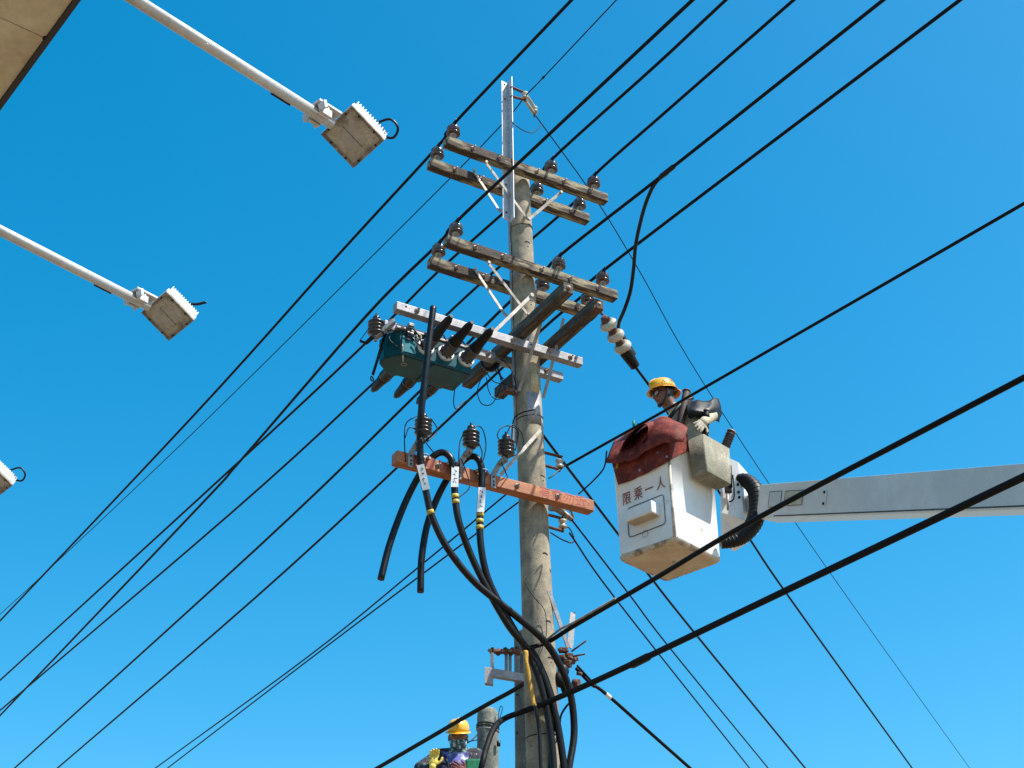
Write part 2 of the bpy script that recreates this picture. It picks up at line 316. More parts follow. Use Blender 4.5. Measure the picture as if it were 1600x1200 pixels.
# ---------------------------------------------------------------- flood lamps on arms from the canopy edge
def flood_lamp(name):
    t = thing(name, 'x', 'flood lamp', M.Identity(4), 'flood lamps on arms from the canopy')
    # local: origin at arm root, +X along the arm, Y to the side that faces the sun, Z up; arm length 1 is stretched per lamp
    return t
def build_lamp(root, head, label, Rg, ring):
    d = head - root; L = d.length
    xd = d.normalized(); yd = Z.cross(xd).normalized(); zd = xd.cross(yd)
    mt = frame(root, xd, yd, zd)
    t = thing('flood_lamp', label, 'flood lamp', mt, 'flood lamps on arms from the canopy')
    h = 0.122
    RT = mt.inverted() @ (M.Translation(head) @ M.Rotation(R(-30), 4, 'X') @ M.Rotation(R(11), 4, 'Y') @ M.Translation(-head)) @ mt
    def T(mb):
        mb.v = [RT @ p for p in mb.v]; return mb
    arm = part(MB().tube([V((0.0, 0, 0)), V((L - h - 0.02, 0, 0))], 0.030, 18), 'arm', 'lamppaint', t, False)
    part(MB().lathe([(0.07, 0), (0.07, 0.012), (0.05, 0.014)], (0.016, 0, 0), (1, 0, 0), 18), 'wall_flange', 'galv', arm, False)
    part(MB().tube([V((L - 0.52, 0.022, -0.024)), V((L - 0.40, 0.022, -0.024))], 0.006, 6), 'cable_stub', 'black', arm, False)
    cl = MB()
    for sy in (-1, 1):
        cl.box((L - h - 0.10, sy * 0.045, 0.0), (0.035, 0, 0), (0, 0.010, 0), (0, 0, 0.022), 0.003)
        cl.box((L - h - 0.135, sy * 0.062, 0.012), (0.009, 0, 0.006), (0, 0.024, 0), (-0.006, 0, 0.02), 0.002)
        cl.tube([V((L - h - 0.09, sy * 0.05, -0.04)), V((L - h - 0.09, sy * 0.05, 0.045))], 0.006, 6)
    cl.box((L - h - 0.08, 0, 0.045), (0.075, 0, 0), (0, 0.06, 0), (0, 0, 0.007), 0.003)
    part(cl, 'clamp', 'lamppaint', t, False)
    hd = MB().box((L, 0, 0.03), (h, 0, 0), (0, h, 0), (0, 0, 0.018), 0.008)
    hd.box((L - 0.01, 0, 0.075), (0.10, 0, 0), (0, 0.075, 0), (0, 0, 0.028), 0.01)
    hb = part(T(hd), 'housing', 'lamppaint', t, False)
    for i in range(15):
        y = -0.11 + i * 0.22 / 14
        part(T(MB().box((L + 0.008, y, 0.071), (0.105, 0, 0), (0, 0.0028, 0), (0, 0, 0.024))), 'cooling_fin', 'lamppaint', hb, False)
    for i in range(13):
        x = L - 0.105 + i * 0.215 / 12
        part(T(MB().box((x, -0.1135, 0.070), (0.0030, 0, 0), (0, 0.009, 0), (0, 0, 0.024))), 'side_fin', 'lamppaint', hb, False)
    rim = MB()
    for a, b in (((1, 0), (0, 1)), ((0, 1), (1, 0))):
        for sgn in (-1, 1):
            c = V((L + sgn * a[0] * (h - 0.008), sgn * a[1] * (h - 0.008), 0.004))
            rim.box(c, V((b[0], b[1], 0)) * (h if b[0] else h - 0.017), V((a[0], a[1], 0)) * 0.008, (0, 0, 0.009), 0.002)
    part(T(rim), 'T(rim)', 'lamprim', t, False)
    gl = part(T(MB().box((L, 0, 0.006), (h - 0.0155, 0, 0), (0, h - 0.0155, 0), (0, 0, 0.003))), 'glass', 'lampface', t, False)
    part(T(MB().box((L - 0.002, 0.008, 0.0026), (0.062, 0, 0), (0, 0.060, 0), (0, 0, 0.0012), 0.001)), 'led_panel', 'lampled', gl, False)
    part(T(MB().box((L, 0.0, 0.0008), (0.07, 0, 0), (0, 0.0012, 0), (0, 0, 0.0008))), 'seam', 'trimblack', gl, False)
    for (bx_, by) in ((1, .6), (1, -.6), (-1, .6), (-1, -.6), (.5, 1), (-.5, 1), (.5, -1), (-.5, -1)):
        part(T(MB().lathe([(0.006, 0), (0.006, 0.006), (0.003, 0.007)], (L + bx_ * (h - 0.012), by * (h - 0.012), -0.0045), (0, 0, -1), 8)), 'screw', 'hole', t, False)
    cb = MB()
    if ring: cb.tube(spline([V((L + 0.03, -0.09, 0.10)), V((L + 0.07, -0.16, 0.14)), V((L + 0.13, -0.17, 0.12)), V((L + 0.15, -0.12, 0.10)), V((L + 0.10, -0.08, 0.09))], 8), 0.007, 8)
    else: cb.tube(spline([V((L + 0.02, -0.09, 0.10)), V((L + 0.07, -0.13, 0.13)), V((L + 0.10, -0.17, 0.16))], 6), 0.009, 8)
    part(T(cb), 'power_cable', 'black', t, False)
    return t
LZ = CZ + 0.08
def edge_root(px, py):                                       # where the arm's line meets the canopy edge
    p = PZ(px, py, LZ); return p
lamps = [((551, 214), (215, 2), 'nearest flood lamp with square glass, black cable ring and thick white arm', True),
         ((262, 494), (0, 360), 'middle flood lamp with dusty square glass and short black cable stub', False),
         ((-14, 752), (-250, 660), 'farthest flood lamp, cut off by the edge of the picture', True)]
for (hx, hy), (rx, ry), lab, ring in lamps:
    hpnt = PZ(hx, hy, LZ); rp = PZ(rx, ry, LZ); d = (rp - hpnt).normalized()
    # run back along the arm until it meets the canopy's fascia plane
    k = ((E0 + CN * 0.025) - hpnt).dot(CN) / d.dot(CN)
    root = hpnt + d * k; root.z = LZ
    build_lamp(root, hpnt, lab, ring, ring)

# ================================================================ the main pole
PR = lambda z: 0.096 + (10.51 - z) * 0.0066                   # shaft radius at a height
base = ax(0.0)
pole = thing('utility_pole', 'tall tapering concrete utility pole carrying all the crossarms', 'utility pole', frame(base))
mb = MB(); zs = [-0.2 + i * (10.55 + 0.2) / 40 for i in range(41)]
axis = (A1 - A0).normalized()
prof = []
pts = [ax(z) for z in zs]
mb.tube(pts, [PR(z) for z in zs], 40)
part(mb, 'shaft', 'concrete', pole)
part(MB().lathe([(PR(10.55) + 0.004, 0), (PR(10.55) + 0.004, 0.03), (0.08, 0.055), (0.02, 0.06)], ax(10.545), axis, 32), 'cap', 'concrete_old', pole)
def on_pole(px, py, lift=0.0):                                # first hit of the line of sight with the shaft
    best = None
    d = ray(px, py); t = 8.0
    while t < 16:
        p = CAM + d * t
        q = p - ax(p.z)
        if math.hypot(q.x, q.y) <= PR(p.z) + lift: return p, V((q.x, q.y, 0)).normalized()
        t += 0.004
    return PY(px, py, 10.85), V((0, -1, 0))
for (px, py) in [(824, 379), (836, 583), (852, 866), (857, 972), (860, 1029), (829, 470), (848, 745)]:
    p, n = on_pole(px, py); tg = Z.cross(n).normalized()
    lip = MB()
    lip.add([p + tg * 0.027 * math.cos(a) + Z * (0.016 * math.sin(a)) + n * o for o in (0.0015, -0.02) for a in [math.pi * i / 10 for i in range(11)]],
            [list(range(11))] + [[i, i + 1, i + 12, i + 11] for i in range(10)] + [[10, 0, 11, 21]])
    part(lip, 'step_slot', 'hole', pole)
    q, nq = on_pole(px + 1, py + 6)
    part(MB().lathe([(0.007, -0.01), (0.007, 0.0015)], q, nq, 10), 'step_hole', 'hole', pole)
for (px, py) in [(806, 500), (813, 560), (822, 905), (812, 700), (826, 930), (829, 1130), (830, 1165), (830, 1185)]:
    q, nq = on_pole(px, py); part(MB().lathe([(0.006, -0.01), (0.006, 0.0015)], q, nq, 8), 'step_hole', 'hole', pole)
def wrap_patch(px0, px1, py0, py1, lift, taper=0.0, nseg=8, arch=False, th=0.0015):
    c = MB(); zt = on_pole((px0 + px1) / 2, py0)[0].z; zb = on_pole((px0 + px1) / 2, py1)[0].z
    zm = (zt + zb) / 2; ym = (py0 + py1) / 2
    def ang(px, py):
        p, n = on_pole(px, py); return math.atan2(n.y, n.x)
    a0, a1 = ang(px0, ym), ang(px1, ym); vs = []
    for k in range(2):
        for i in range(nseg + 1):
            a = a0 + (a1 - a0) * i / nseg; e = (2 * i / nseg - 1)
            for z in (zb, zt):
                aa = a
                if z == zt and taper: aa = (a0 + a1) / 2 + (a - (a0 + a1) / 2) * (1 - taper)
                zz = z - (0.035 * e * e if (arch and z == zt) else 0)
                rr = PR(zz) + lift - (th if k else 0)
                vs.append(ax(zz) + V((math.cos(aa), math.sin(aa), 0)) * rr)
    n = (nseg + 1) * 2; fs = []
    for k in range(2):
        for i in range(nseg): fs.append([k * n + 2 * i, k * n + 2 * i + 1, k * n + 2 * i + 3, k * n + 2 * i + 2])
    for i in range(nseg): fs += [[2 * i, 2 * i + 2, n + 2 * i + 2, n + 2 * i], [2 * i + 1, 2 * i + 3, n + 2 * i + 3, n + 2 * i + 1]]
    return c.add(vs, fs, True)
part(wrap_patch(829, 841, 578, 613, 0.002, 0.15, 8, True), 'mortar_patch', 'plaster', pole, label='pale yellow mortar patch with rounded top')
pl = part(wrap_patch(824, 844, 613, 661, 0.004, 0.0, 10), 'metal_plate', 'galv', pole, label='silver sheet plate wrapped round the shaft')
for (px, py) in ((832, 622), (838, 632)):
    q, nq = on_pole(px, py); part(MB().lathe([(0.006, -0.004), (0.006, 0.006)], q, nq, 8), 'rivet', 'hole', pl)
def band(z, r=0.0045, tilt=0.0, lift=0.002):
    pts = [ax(z) + V((math.cos(a), math.sin(a), 0)) * (PR(z) + lift) + Z * (tilt * math.sin(a + 0.6)) for a in [2 * math.pi * i / 36 for i in range(37)]]
    return MB().tube(pts, r, 6, False)
for (py, tl) in ((349, 0.012), (418, 0.0), (646, 0.02), (1145, 0.01)):
    z = on_pole(822 + (py - 350) * 0.03, py)[0].z
    part(band(z, 0.0045, tl), 'wire_band', 'rust' if py == 349 else 'black', pole)
# small conduit on the left flank
cp = []
for py in range(345, 700, 25):
    z = PY(804, py, 11).z; cp.append(ax(z) + V((-0.97, -0.25, 0)).normalized() * (PR(z) + 0.013))
part(MB().tube(cp, 0.013, 10), 'ground_conduit', 'galv_dull', pole)

# ================================================================ pole-top angle iron with spool insulators
top = PW(790, 128, -0.02); bot = PW(795, 343, -0.16)
tz, bz = 11.38, 9.93
tz = PW(790, 130, -0.15).z; bz = PW(793, 343, -0.15).z
ua = PW(792, 200, -0.15); uo = (ua - ax(ua.z)).dot(U)
def irp(z): return ax(10.3) + U * (uo + 0.012) - W * 0.14 + Z * (z - 10.3) + SL * (z - 10.3) * 0
iron = thing('angle_iron', 'tall galvanised angle iron standing up above the pole top', 'angle iron', frame(irp(bz)))
zc = (tz + bz) / 2; hh = (tz - bz) / 2
corner = irp(zc); corner.z = zc
fl = V((-0.80, -0.60, 0)).normalized(); fr = V((0.42, -0.91, 0)).normalized()
n_l = V((fl.y, -fl.x, 0)); n_r = V((fr.y, -fr.x, 0))
corner = corner - (fl + fr) * 0.0
# two flanges opening towards the viewer: left one lit, right one in its own shade
part(MB().box(corner + fl * 0.040, fl * 0.040, n_l * 0.004, Z * hh, 0.002), 'left_flange', 'galv_bright', iron)
part(MB().box(corner + fr * 0.0485, fr * 0.0445, n_r * 0.004, Z * (hh + 0.02), 0.002), 'right_flange', 'galv_bright', iron)
for k in (0.03, 0.22, hh * 2 - 0.4, hh * 2 - 0.08):
    part(MB().lathe([(0.008, 0), (0.008, 0.012)], corner + fl * 0.045 + Z * (hh - k) , (n_l if n_l.y < 0 else -n_l), 10), 'bolt', 'hole', iron)
rb = corner + fr * 0.09
def spool(o, axis, r=0.032, h=0.055):
    return MB().lathe([(r * 0.55, -h / 2), (r, -h * 0.46), (r * 1.02, -h * 0.3), (r * 0.62, -h * 0.06), (r * 0.62, h * 0.06), (r * 1.02, h * 0.3), (r, h * 0.46), (r * 0.55, h / 2)], o, axis, 20)
q1 = PY(820, 150, rb.y + 0.12); q2 = PY(835, 172, rb.y + 0.30)
a1 = PY(798, 136, rb.y); a2 = PY(798, 149, rb.y)
cle = thing('clevis_insulator', 'pair of cream spools in rusty straps beside the angle iron', 'insulator', frame(q1))
st = MB(); st.bar(a1, q1 + Z * 0.04, 0.03, 0.008, bev=0.002); st.bar(a2 - Z * 0.01, q1 - Z * 0.05, 0.03, 0.008, bev=0.002)
part(st, 'clevis_strap', 'rust', cle)
part(spool(q1, Z, 0.036, 0.07), 'spool', 'creamporc', cle)
part(MB().tube([q1 - Z * 0.07, q1 + Z * 0.06], 0.008, 8), 'pin', 'rust', cle)
d12 = (q2 - q1)
st = MB(); st.bar(q1 + Z * 0.045, q2 + Z * 0.04, 0.028, 0.007); st.bar(q1 - Z * 0.055, q2 - Z * 0.05, 0.028, 0.007)
part(st, 'link_strap', 'panelcream', cle)
part(spool(q2, Z, 0.033, 0.06), 'spool', 'creamporc', cle)
part(MB().tube([q2 - Z * 0.085, q2 + Z * 0.05], 0.011, 8), 'pin', 'rust', cle)

# ================================================================ timber crossarms, struts and pin insulators
def arm_frame(u0, u1, wo, z):
    c = uwz(0, wo, z); return frame(c, U, W, Z)
def crossarm(name, label, u0, u1, wo, z, sz, m, cat='crossarm', bolts=(), group=None, tilt=0.0):
    a = (U + Z * tilt).normalized(); up = W.cross(a) * -1
    up = a.cross(W)
    c = uwz((u0 + u1) / 2, wo, z)
    t = thing(name, label, cat, frame(c, a, W, up), group)
    L = (u1 - u0) / 2
    part(MB().box((0, 0, 0), (L, 0, 0), (0, sz / 2, 0), (0, 0, sz / 2), 0.004), 'beam', m, t, False)
    for s in bolts:
        bb = MB().lathe([(0.024, 0), (0.024, 0.004), (0.013, 0.005), (0.013, 0.018), (0.006, 0.019), (0.006, 0.05)], (s - (u0 + u1) / 2, -sz / 2, 0.0), (0, -1, 0), 8)
        part(bb, 'bolt', 'bolt', t, False)
    return t
Z1, Z2 = 10.43, 9.31
def brace(t, p, q, m='strap', wd=0.028, th=0.006):
    d = (q - p).normalized()
    part(MB().bar(p, q, wd, th, up=W, bev=0.0015).lathe([(0.014, 0), (0.014, 0.02)], p, -W, 8).lathe([(0.014, 0), (0.014, 0.02)], q, -W, 8), 'brace', m, t)
ARM = {}
for key, z, wo, lab, u0, u1 in [('1f', Z1, -0.175, 'topmost weathered timber crossarm, near one of its pair, on the viewer side of the pole', -0.885, 0.86),
                                ('1b', Z1, 0.175, 'topmost weathered timber crossarm, far one of its pair, passing behind the pole', -0.87, 0.875),
                                ('2f', Z2, -0.175, 'second-level weathered timber crossarm on the viewer side of the pole', -0.89, 0.88),
                                ('2b', Z2, 0.175, 'second-level weathered timber crossarm passing behind the pole', -0.87, 0.875)]:
    ARM[key] = crossarm('crossarm', lab, u0, u1, wo, z, 0.09, 'wood', bolts=(-0.62, -0.34, 0.06, 0.36, 0.66), group='timber crossarms')
FO = -0.175 - 0.05; BO = 0.175 - 0.05
brace(ARM['1f'], PW(759, 254, FO), PW(824, 342, -0.13)); brace(ARM['1f'], PW(876, 301, FO), PW(826, 343, -0.135))
brace(ARM['1b'], PW(740, 267, BO), PW(781, 330, 0.06)); 
brace(ARM['1b'], PW(893, 313, BO), PW(843, 352, 0.05)) if False else None
brace(ARM['2f'], PW(763, 411, FO), PW(825, 492, -0.13)); brace(ARM['2b'], PW(742, 421, BO), PW(790, 493, 0.06))

def pin_insulator(m):
    t = thing('pin_insulator', 'x', 'insulator', M.Identity(4), 'pin insulators on the timber crossarms')
    part(MB().lathe([(0.036, 0), (0.036, 0.006), (0.024, 0.009), (0.027, 0.055), (0.034, 0.060), (0.034, 0.080)], (0, 0, 0), Z, 16), 'pin', 'pinmetal', t, False)
    part(MB().lathe([(0.034, 0.074), (0.052, 0.074), (0.064, 0.078), (0.0655, 0.086), (0.060, 0.092), (0.046, 0.095), (0.045, 0.104), (0.058, 0.108), (0.0615, 0.113),
                     (0.061, 0.150), (0.056, 0.157), (0.040, 0.160), (0.032, 0.166), (0.036, 0.176), (0.034, 0.186), (0.02, 0.190)], (0, 0, 0), Z, 26), 'porcelain_shell', m, t, False)
    tie = MB(); tie.torus((0, 0, 0.168), Z, 0.040, 0.007, 20, 6); tie.tube([(0, -0.075, 0.198), (0, 0.075, 0.198)], 0.0165, 8)
    part(tie, 'tie_wire', 'black', t, False)
    return t
proto = {}
ins_list = [('1f', 708, 212, 'brownporc', 'red-brown pin insulator at the left end of the topmost near crossarm'),
            ('1b', 683, 246, 'greyporc', 'brown pin insulator at the left end of the topmost far crossarm'),
            ('1f', 861, 270, 'greyporc', 'brown pin insulator right of the pole on the topmost near crossarm'),
            ('1b', 839, 300, 'greyporc', 'brown pin insulator just right of the pole, half hidden behind the topmost near crossarm'),
            ('1f', 928, 297, 'brownporc', 'red-brown pin insulator at the right end of the topmost near crossarm'),
            ('1b', 906, 330, 'greyporc', 'brown pin insulator at the right end of the topmost far crossarm'),
            ('2f', 712, 366, 'greyporc', 'brown pin insulator at the left end of the second-level near crossarm'),
            ('2b', 685, 396, 'greyporc', 'brown pin insulator at the left end of the second-level far crossarm'),
            ('2f', 873, 420, 'greyporc', 'brown pin insulator right of the pole on the second-level near crossarm'),
            ('2b', 848, 448, 'greyporc', 'brown pin insulator beside the pole on the second-level far crossarm'),
            ('2f', 942, 446, 'brownporc', 'brown pin insulator at the right end of the second-level near crossarm'),
            ('2b', 918, 478, 'greyporc', 'brown pin insulator at the right end of the second-level far crossarm')]
INS = []
for key, px, py, m, lab in ins_list:
    z = (Z1 if key[0] == '1' else Z2) + 0.045; wo = -0.175 if key[1] == 'f' else 0.175
    p = PW(px, py, wo); u = (p - ax(p.z)).dot(U)
    u = max(-0.86, min(0.86, u)); o = uwz(u, wo, z)
    mt = frame(o, U, W, Z)
    if m not in proto:
        proto[m] = pin_insulator(m); index_kids(proto[m]); c = proto[m]; c.matrix_world = mt
    else: c = copy_tree(proto[m], mt)
    c['label'] = lab; INS.append(o + Z * 0.198)

# ================================================================ steel arms, cross beams and their struts
GZ = 8.44
g1 = crossarm('steel_crossarm', 'long galvanised steel crossarm in front of the pole above the switch', -1.385, 0.43, -0.2, GZ, 0.075, 'galv', 'crossarm', (-1.2, -0.72, -0.28, 0.09, 0.3), group='galvanised crossarms')
g2 = crossarm('steel_crossarm', 'galvanised steel crossarm behind the pole holding the back of the switch', -1.30, 0.48, 0.2, GZ + 0.075, 0.075, 'galv', 'crossarm', (-0.3, 0.3), group='galvanised crossarms')
for s in (-1.3, -1.05, -0.9, -0.5, -0.1, 0.35): part(MB().lathe([(0.009, 0), (0.009, 0.0015)], uwz(s, -0.2375, GZ + 0.01), -W, 8), 'bolt_hole', 'hole', g1)
BZ = 8.57
def wbeam(label, uo, w0, w1):
    c = uwz(uo, (w0 + w1) / 2, BZ); t = thing('cross_beam', label, 'beam', frame(c, W, -U, Z), 'timber cross beams along the line')
    part(MB().box((0, 0, 0), ((w1 - w0) / 2, 0, 0), (0, 0.048, 0), (0, 0, 0.048), 0.005), 'beam', 'wood_dark', t, False)
    for s in (-0.8, -0.5, -0.2): part(MB().lathe([(0.010, 0), (0.010, 0.0015)], uwz(uo + 0.0, s, BZ - 0.048), -Z, 8), 'bolt_hole', 'hole', t)
    part(MB().lathe([(0.02, 0), (0.02, 0.006), (0.011, 0.007), (0.011, 0.02)], (-(w1 - w0) / 2, 0, 0), (-1, 0, 0), 8), 'bolt', 'bolt', t, False)
    return t
bA = wbeam('dark timber cross beam on the switch side of the pole', -0.175, -0.98, 0.78)
bB = wbeam('dark timber cross beam on the far side of the pole from the switch, white insulators at its end', 0.175, -0.90, 0.80)
part(MB().bar(PU(845, 505, -0.175 + 0.06), PU(811, 611, -0.12), 0.03, 0.008, bev=0.002), 'strut', 'galv_dull', bA)
part(MB().bar(PU(881, 497, 0.175), PU(849, 622, 0.14), 0.028, 0.008, bev=0.002), 'strut', 'galv_dull', bB)
part(MB().bar(PW(830, 462, -0.15), PW(747, 543, -0.17), 0.03, 0.01, up=W, bev=0.002).lathe([(0.02, 0), (0.02, 0.02)], PW(830, 462, -0.15), -W, 8), 'strut', 'strap', g1)
# short back stay block on the far side
part(MB().bar(PU(768, 528, -0.06), PU(812, 480, -0.06), 0.022, 0.008), 'strut', 'galv_dull', g2) if False else None

# ================================================================ the teal switch
def sw(u, w_, z): return uwz(u, w_, z)
SU0, SU1, SW0, SW1, SZ0, SZ1 = -1.325, -0.545, 0.0, 0.34, 8.14, 8.385
so = sw((SU0 + SU1) / 2, (SW0 + SW1) / 2, SZ0)
sm = frame(so, U, W, Z)
swt = thing('load_switch', 'teal green line switch tank with black booted bushings under the steel crossarm', 'switch', sm)
hu, hw, hz = (SU1 - SU0) / 2, (SW1 - SW0) / 2, (SZ1 - SZ0)
bm = bmesh.new()
# plan outline with a wedge shaped left end
out = [(-hu, -hw + 0.12), (-hu + 0.10, -hw), (hu, -hw), (hu, hw), (-hu + 0.12, hw), (-hu, hw - 0.10)]
lo = [bm.verts.new((x * 0.98, y * 0.98, 0)) for x, y in out]; hi = [bm.verts.new((x, y, hz)) for x, y in out]
bm.faces.new(lo[::-1]); bm.faces.new(hi)
for i in range(6): bm.faces.new((lo[i], lo[(i + 1) % 6], hi[(i + 1) % 6], hi[i]))
bmesh.ops.bevel(bm, geom=bm.edges[:], offset=0.014, segments=3, affect='EDGES')
me = bpy.data.meshes.new('tank'); bm.to_mesh(me); bm.free(); me.materials.append(X['teal'])
tank = bpy.data.objects.new('tank', me); COL.objects.link(tank); tank.parent = swt; XF[tank.name] = sm
lid = MB().box((0.02, 0, hz + 0.012), (hu - 0.03, 0, 0), (0, hw + 0.008, 0), (0, 0, 0.010), 0.004)
part(lid, 'lid', 'galv', swt, False)
part(MB().bar((-hu + 0.1, -hw * 0.98 - 0.002, 0.012), (hu, -hw * 0.98 - 0.002, 0.012), 0.012, 0.02), 'seam_flange', 'teal', tank, False)
part(MB().bar((0.02, -hw * 0.9, -0.006), (0.02, hw * 0.9, -0.006), 0.02, 0.008), 'bottom_rib', 'teal', tank, False)
part(MB().torus((-hu + 0.19, -0.04, -0.003), Z, 0.022, 0.005, 20, 6), 'bottom_plug', 'galv_dull', tank, False)
part(MB().box((-hu + 0.165, -hw * 0.99 - 0.004, 0.11), (0.058, 0, 0), (0, 0.002, 0), (0, 0, 0.075), 0.001), 'name_plate', 'teal_tag', tank, False)
part(MB().torus((-hu + 0.255, -hw - 0.012, 0.215), (0, 1, 0), 0.022, 0.006, 16, 6), 'lifting_ring', 'panelcream', tank, False)
part(MB().box((-hu - 0.004, 0.02, 0.12), (0.003, 0, 0), (0, 0.028, 0), (0, 0, 0.014), 0.001), 'level_mark', 'yellow', tank, False)
hd = MB().tube([(-hu + 0.10, -hw - 0.02, 0.09), (-hu + 0.14, -hw + 0.04, -0.04)], 0.007, 8)
part(hd, 'operating_rod', 'panelcream', swt, False)
lv = MB().tube([(-hu - 0.02, -hw + 0.05, 0.23), (-hu - 0.035, 0.0, 0.0), (-hu - 0.05, 0.05, -0.13)], 0.013, 8); lv.torus((-hu - 0.053, 0.055, -0.165), W, 0.02, 0.006, 14, 6)
part(lv, 'operating_lever', 'rubber', swt, False)
def bushing(cx, z, sgn, nm):
    y0 = sgn * hw; d = V((0, sgn, 0.10 if sgn < 0 else -0.05)).normalized(); o = V((cx, y0, z))
    b = part(MB().lathe([(0.078, -0.03), (0.078, 0.012), (0.070, 0.016)], o, d, 24), 'bushing', 'greyflange' if sgn < 0 else 'teal', swt, False)
    for k in range(8):
        a = 2 * math.pi * k / 8
        part(MB().lathe([(0.009, 0), (0.009, 0.012)], o + V((math.cos(a) * 0.058, sgn * 0.014, math.sin(a) * 0.058)), d, 6), 'flange_bolt', 'hole', b, False)
    pr = []
    h = 0.014
    for k in range(5):
        pr += [(0.034, h), (0.055, h + 0.005), (0.055, h + 0.011), (0.034, h + 0.016)]; h += 0.025
    pr += [(0.046, h), (0.056, h + 0.008), (0.056, h + 0.022), (0.046, h + 0.03)]
    part(MB().lathe(pr, o, d, 22), 'shed_stack', 'greypoly' if sgn < 0 else 'blackporc', b, False)
    e = h + 0.028; Lb = 0.30 if sgn < 0 else 0.24
    part(MB().lathe([(0.052, e - 0.012), (0.050, e + 0.03), (0.043, e + 0.07), (0.034, e + Lb * 0.8), (0.026, e + Lb * 0.88), (0.016, e + Lb)], o, d, 20), 'boot', 'rubber', b, False)
for cx in (-0.065, 0.125, 0.32): bushing(cx, 0.135, -1, 'f')
for cx in (-0.20, 0.02, 0.24): bushing(cx, 0.08, 1, 'b')
for u_ in (-1.15, -0.75):                                     # hangers up to the steel arms
    hg = MB().bar(uwz(u_, -0.05, GZ - 0.01), uwz(u_, 0.30, GZ - 0.01), 0.05, 0.03, bev=0.004)
    part(hg, 'hanger', 'galv', swt)
mc = MB().ell((-hu + 0.37, -hw - 0.03, 0.245), (0.028, 0, 0), (0, 0.028, 0), (0, 0, 0.03)).tube([(-hu + 0.30, -hw - 0.02, 0.25), (-hu + 0.42, -hw - 0.02, 0.245)], 0.014, 8)
part(mc, 'cable_gland', 'blackporc', swt, False)
dw = MB().tube(spline([V((hu - 0.02, hw - 0.05, 0.0)), V((hu - 0.015, hw - 0.02, -0.11)), V((hu + 0.02, hw - 0.0, -0.16)), V((hu + 0.08, hw + 0.02, -0.08)), V((hu + 0.18, hw + 0.02, -0.0))], 6), 0.005, 6)
part(dw, 'ground_lead', 'black', swt, False)

for pts in ([(-hu + .10, -hw - .03, .20), (-hu + .16, -hw - .05, .25), (-hu + .24, -hw - .04, .20), (-hu + .27, -hw - .03, .14)], [(-hu + .20, -hw - .03, .15), (-hu + .27, -hw - .04, .11), (-hu + .31, -hw - .02, .16)],
            [(-hu + .02, -hw + .06, .20), (-hu + .0, -hw + .02, .12), (-hu + .06, -hw - .01, .05)], [(.20, -hw - .02, .24), (.24, -hw - .06, .27), (.30, -hw - .03, .25)], [(.02, -hw - .02, .25), (.06, -hw - .06, .27), (.11, -hw - .03, .25)]):
    part(MB().tube(spline([V(q) for q in pts], 6), 0.006, 6), 'control_wire', 'rubber', swt, False)
tb_ = MB().box((-hu + .17, -hw - .014, .205), (.03, 0, 0), (0, .012, 0), (0, 0, .022), .004).box((-hu + .155, -hw - .010, .165), (.018, 0, 0), (0, .008, 0), (0, 0, .02), .003).box((-hu + .20, -hw - .010, .170), (.010, 0, 0), (0, .008, 0), (0, 0, .012), .003)
part(tb_, 'terminal_block', 'blackporc', swt, False)
for k_ in range(7): part(MB().lathe([(.009, 0), (.009, .012)], (-hu + .12 + k_ * .1, -hw - .006, hz + .012), (0, -1, 0), 6), 'lid_bolt', 'bolt', swt, False)
for cx in (-0.065, 0.125, 0.32): part(MB().bar((cx + .085, -hw - .03, .20), (cx + .10, -hw - .09, .27), .02, .012, bev=.003).lathe([(.012, 0), (.012, .02)], (cx + .09, -hw - .04, .235), (0, -1, 0), 8), 'arcing_horn', 'greyflange', swt, False)

# surge arrester with Z bracket
def arrester(name, label, o, lean, m, group, tilt=V((0, 0, 0)), parent_m=None, plate=True, s=1.0):
    """o: foot of the bracket on the arm's front face"""
    t = thing(name, label, 'surge arrester', frame(o), group)
    br = MB()
    k1 = o + Z * 0.04; k2 = o + U * 0.035 - W * 0.05 + Z * 0.13 * s; k3 = o + lean
    if plate: br.bar(o - Z * 0.075 - W * 0.006, k1 - W * 0.006, 0.045, 0.008, up=W, bev=0.002)
    br.bar(k1 - W * 0.006, k2, 0.045, 0.012, up=W, bev=0.003); br.bar(k2 - Z * 0.005, k3 - Z * 0.02, 0.055, 0.035, up=Z, bev=0.01)
    b = part(br, 'bracket', 'galv_dull', t)
    for k in (-0.05, -0.02, 0.02): part(MB().lathe([(0.007, 0), (0.007, 0.006)], o + Z * k - W * 0.010, -W, 8), 'slot', 'hole', b)
    part(MB().lathe([(0.012, 0), (0.012, 0.05)], k3 - Z * 0.06, Z, 8), 'foot_bolt', 'bolt', t)
    ad = (Z + tilt).normalized()
    pr = [(0.035, -0.012), (0.040, 0.0)]; h = 0.005
    for k in range(4): pr += [(0.042, h), (0.068, h + 0.008), (0.070, h + 0.016), (0.044, h + 0.026)]; h += 0.034
    pr += [(0.040, h), (0.036, h + 0.01)]
    part(MB().lathe(pr, k3, ad, 24), 'shed_stack', m, t)
    part(MB().lathe([(0.032, h + 0.006), (0.034, h + 0.03), (0.026, h + 0.045), (0.012, h + 0.05), (0.010, h + 0.075), (0.0, h + 0.076)], k3, ad, 16), 'cap', m, t)
    return t, k3 + ad * (h + 0.06)
OZ = 7.03
oarm = crossarm('crossarm', 'orange crossarm with red warning lettering low on the pole', -1.375, 0.44, -0.2, OZ, 0.098, 'orange', 'crossarm', (-1.02, -0.30, 0.085))
fz = -0.2 - 0.0495
def arm_s(px, py=None): p = PW(px, py, fz); return (p - ax(p.z)).dot(U)
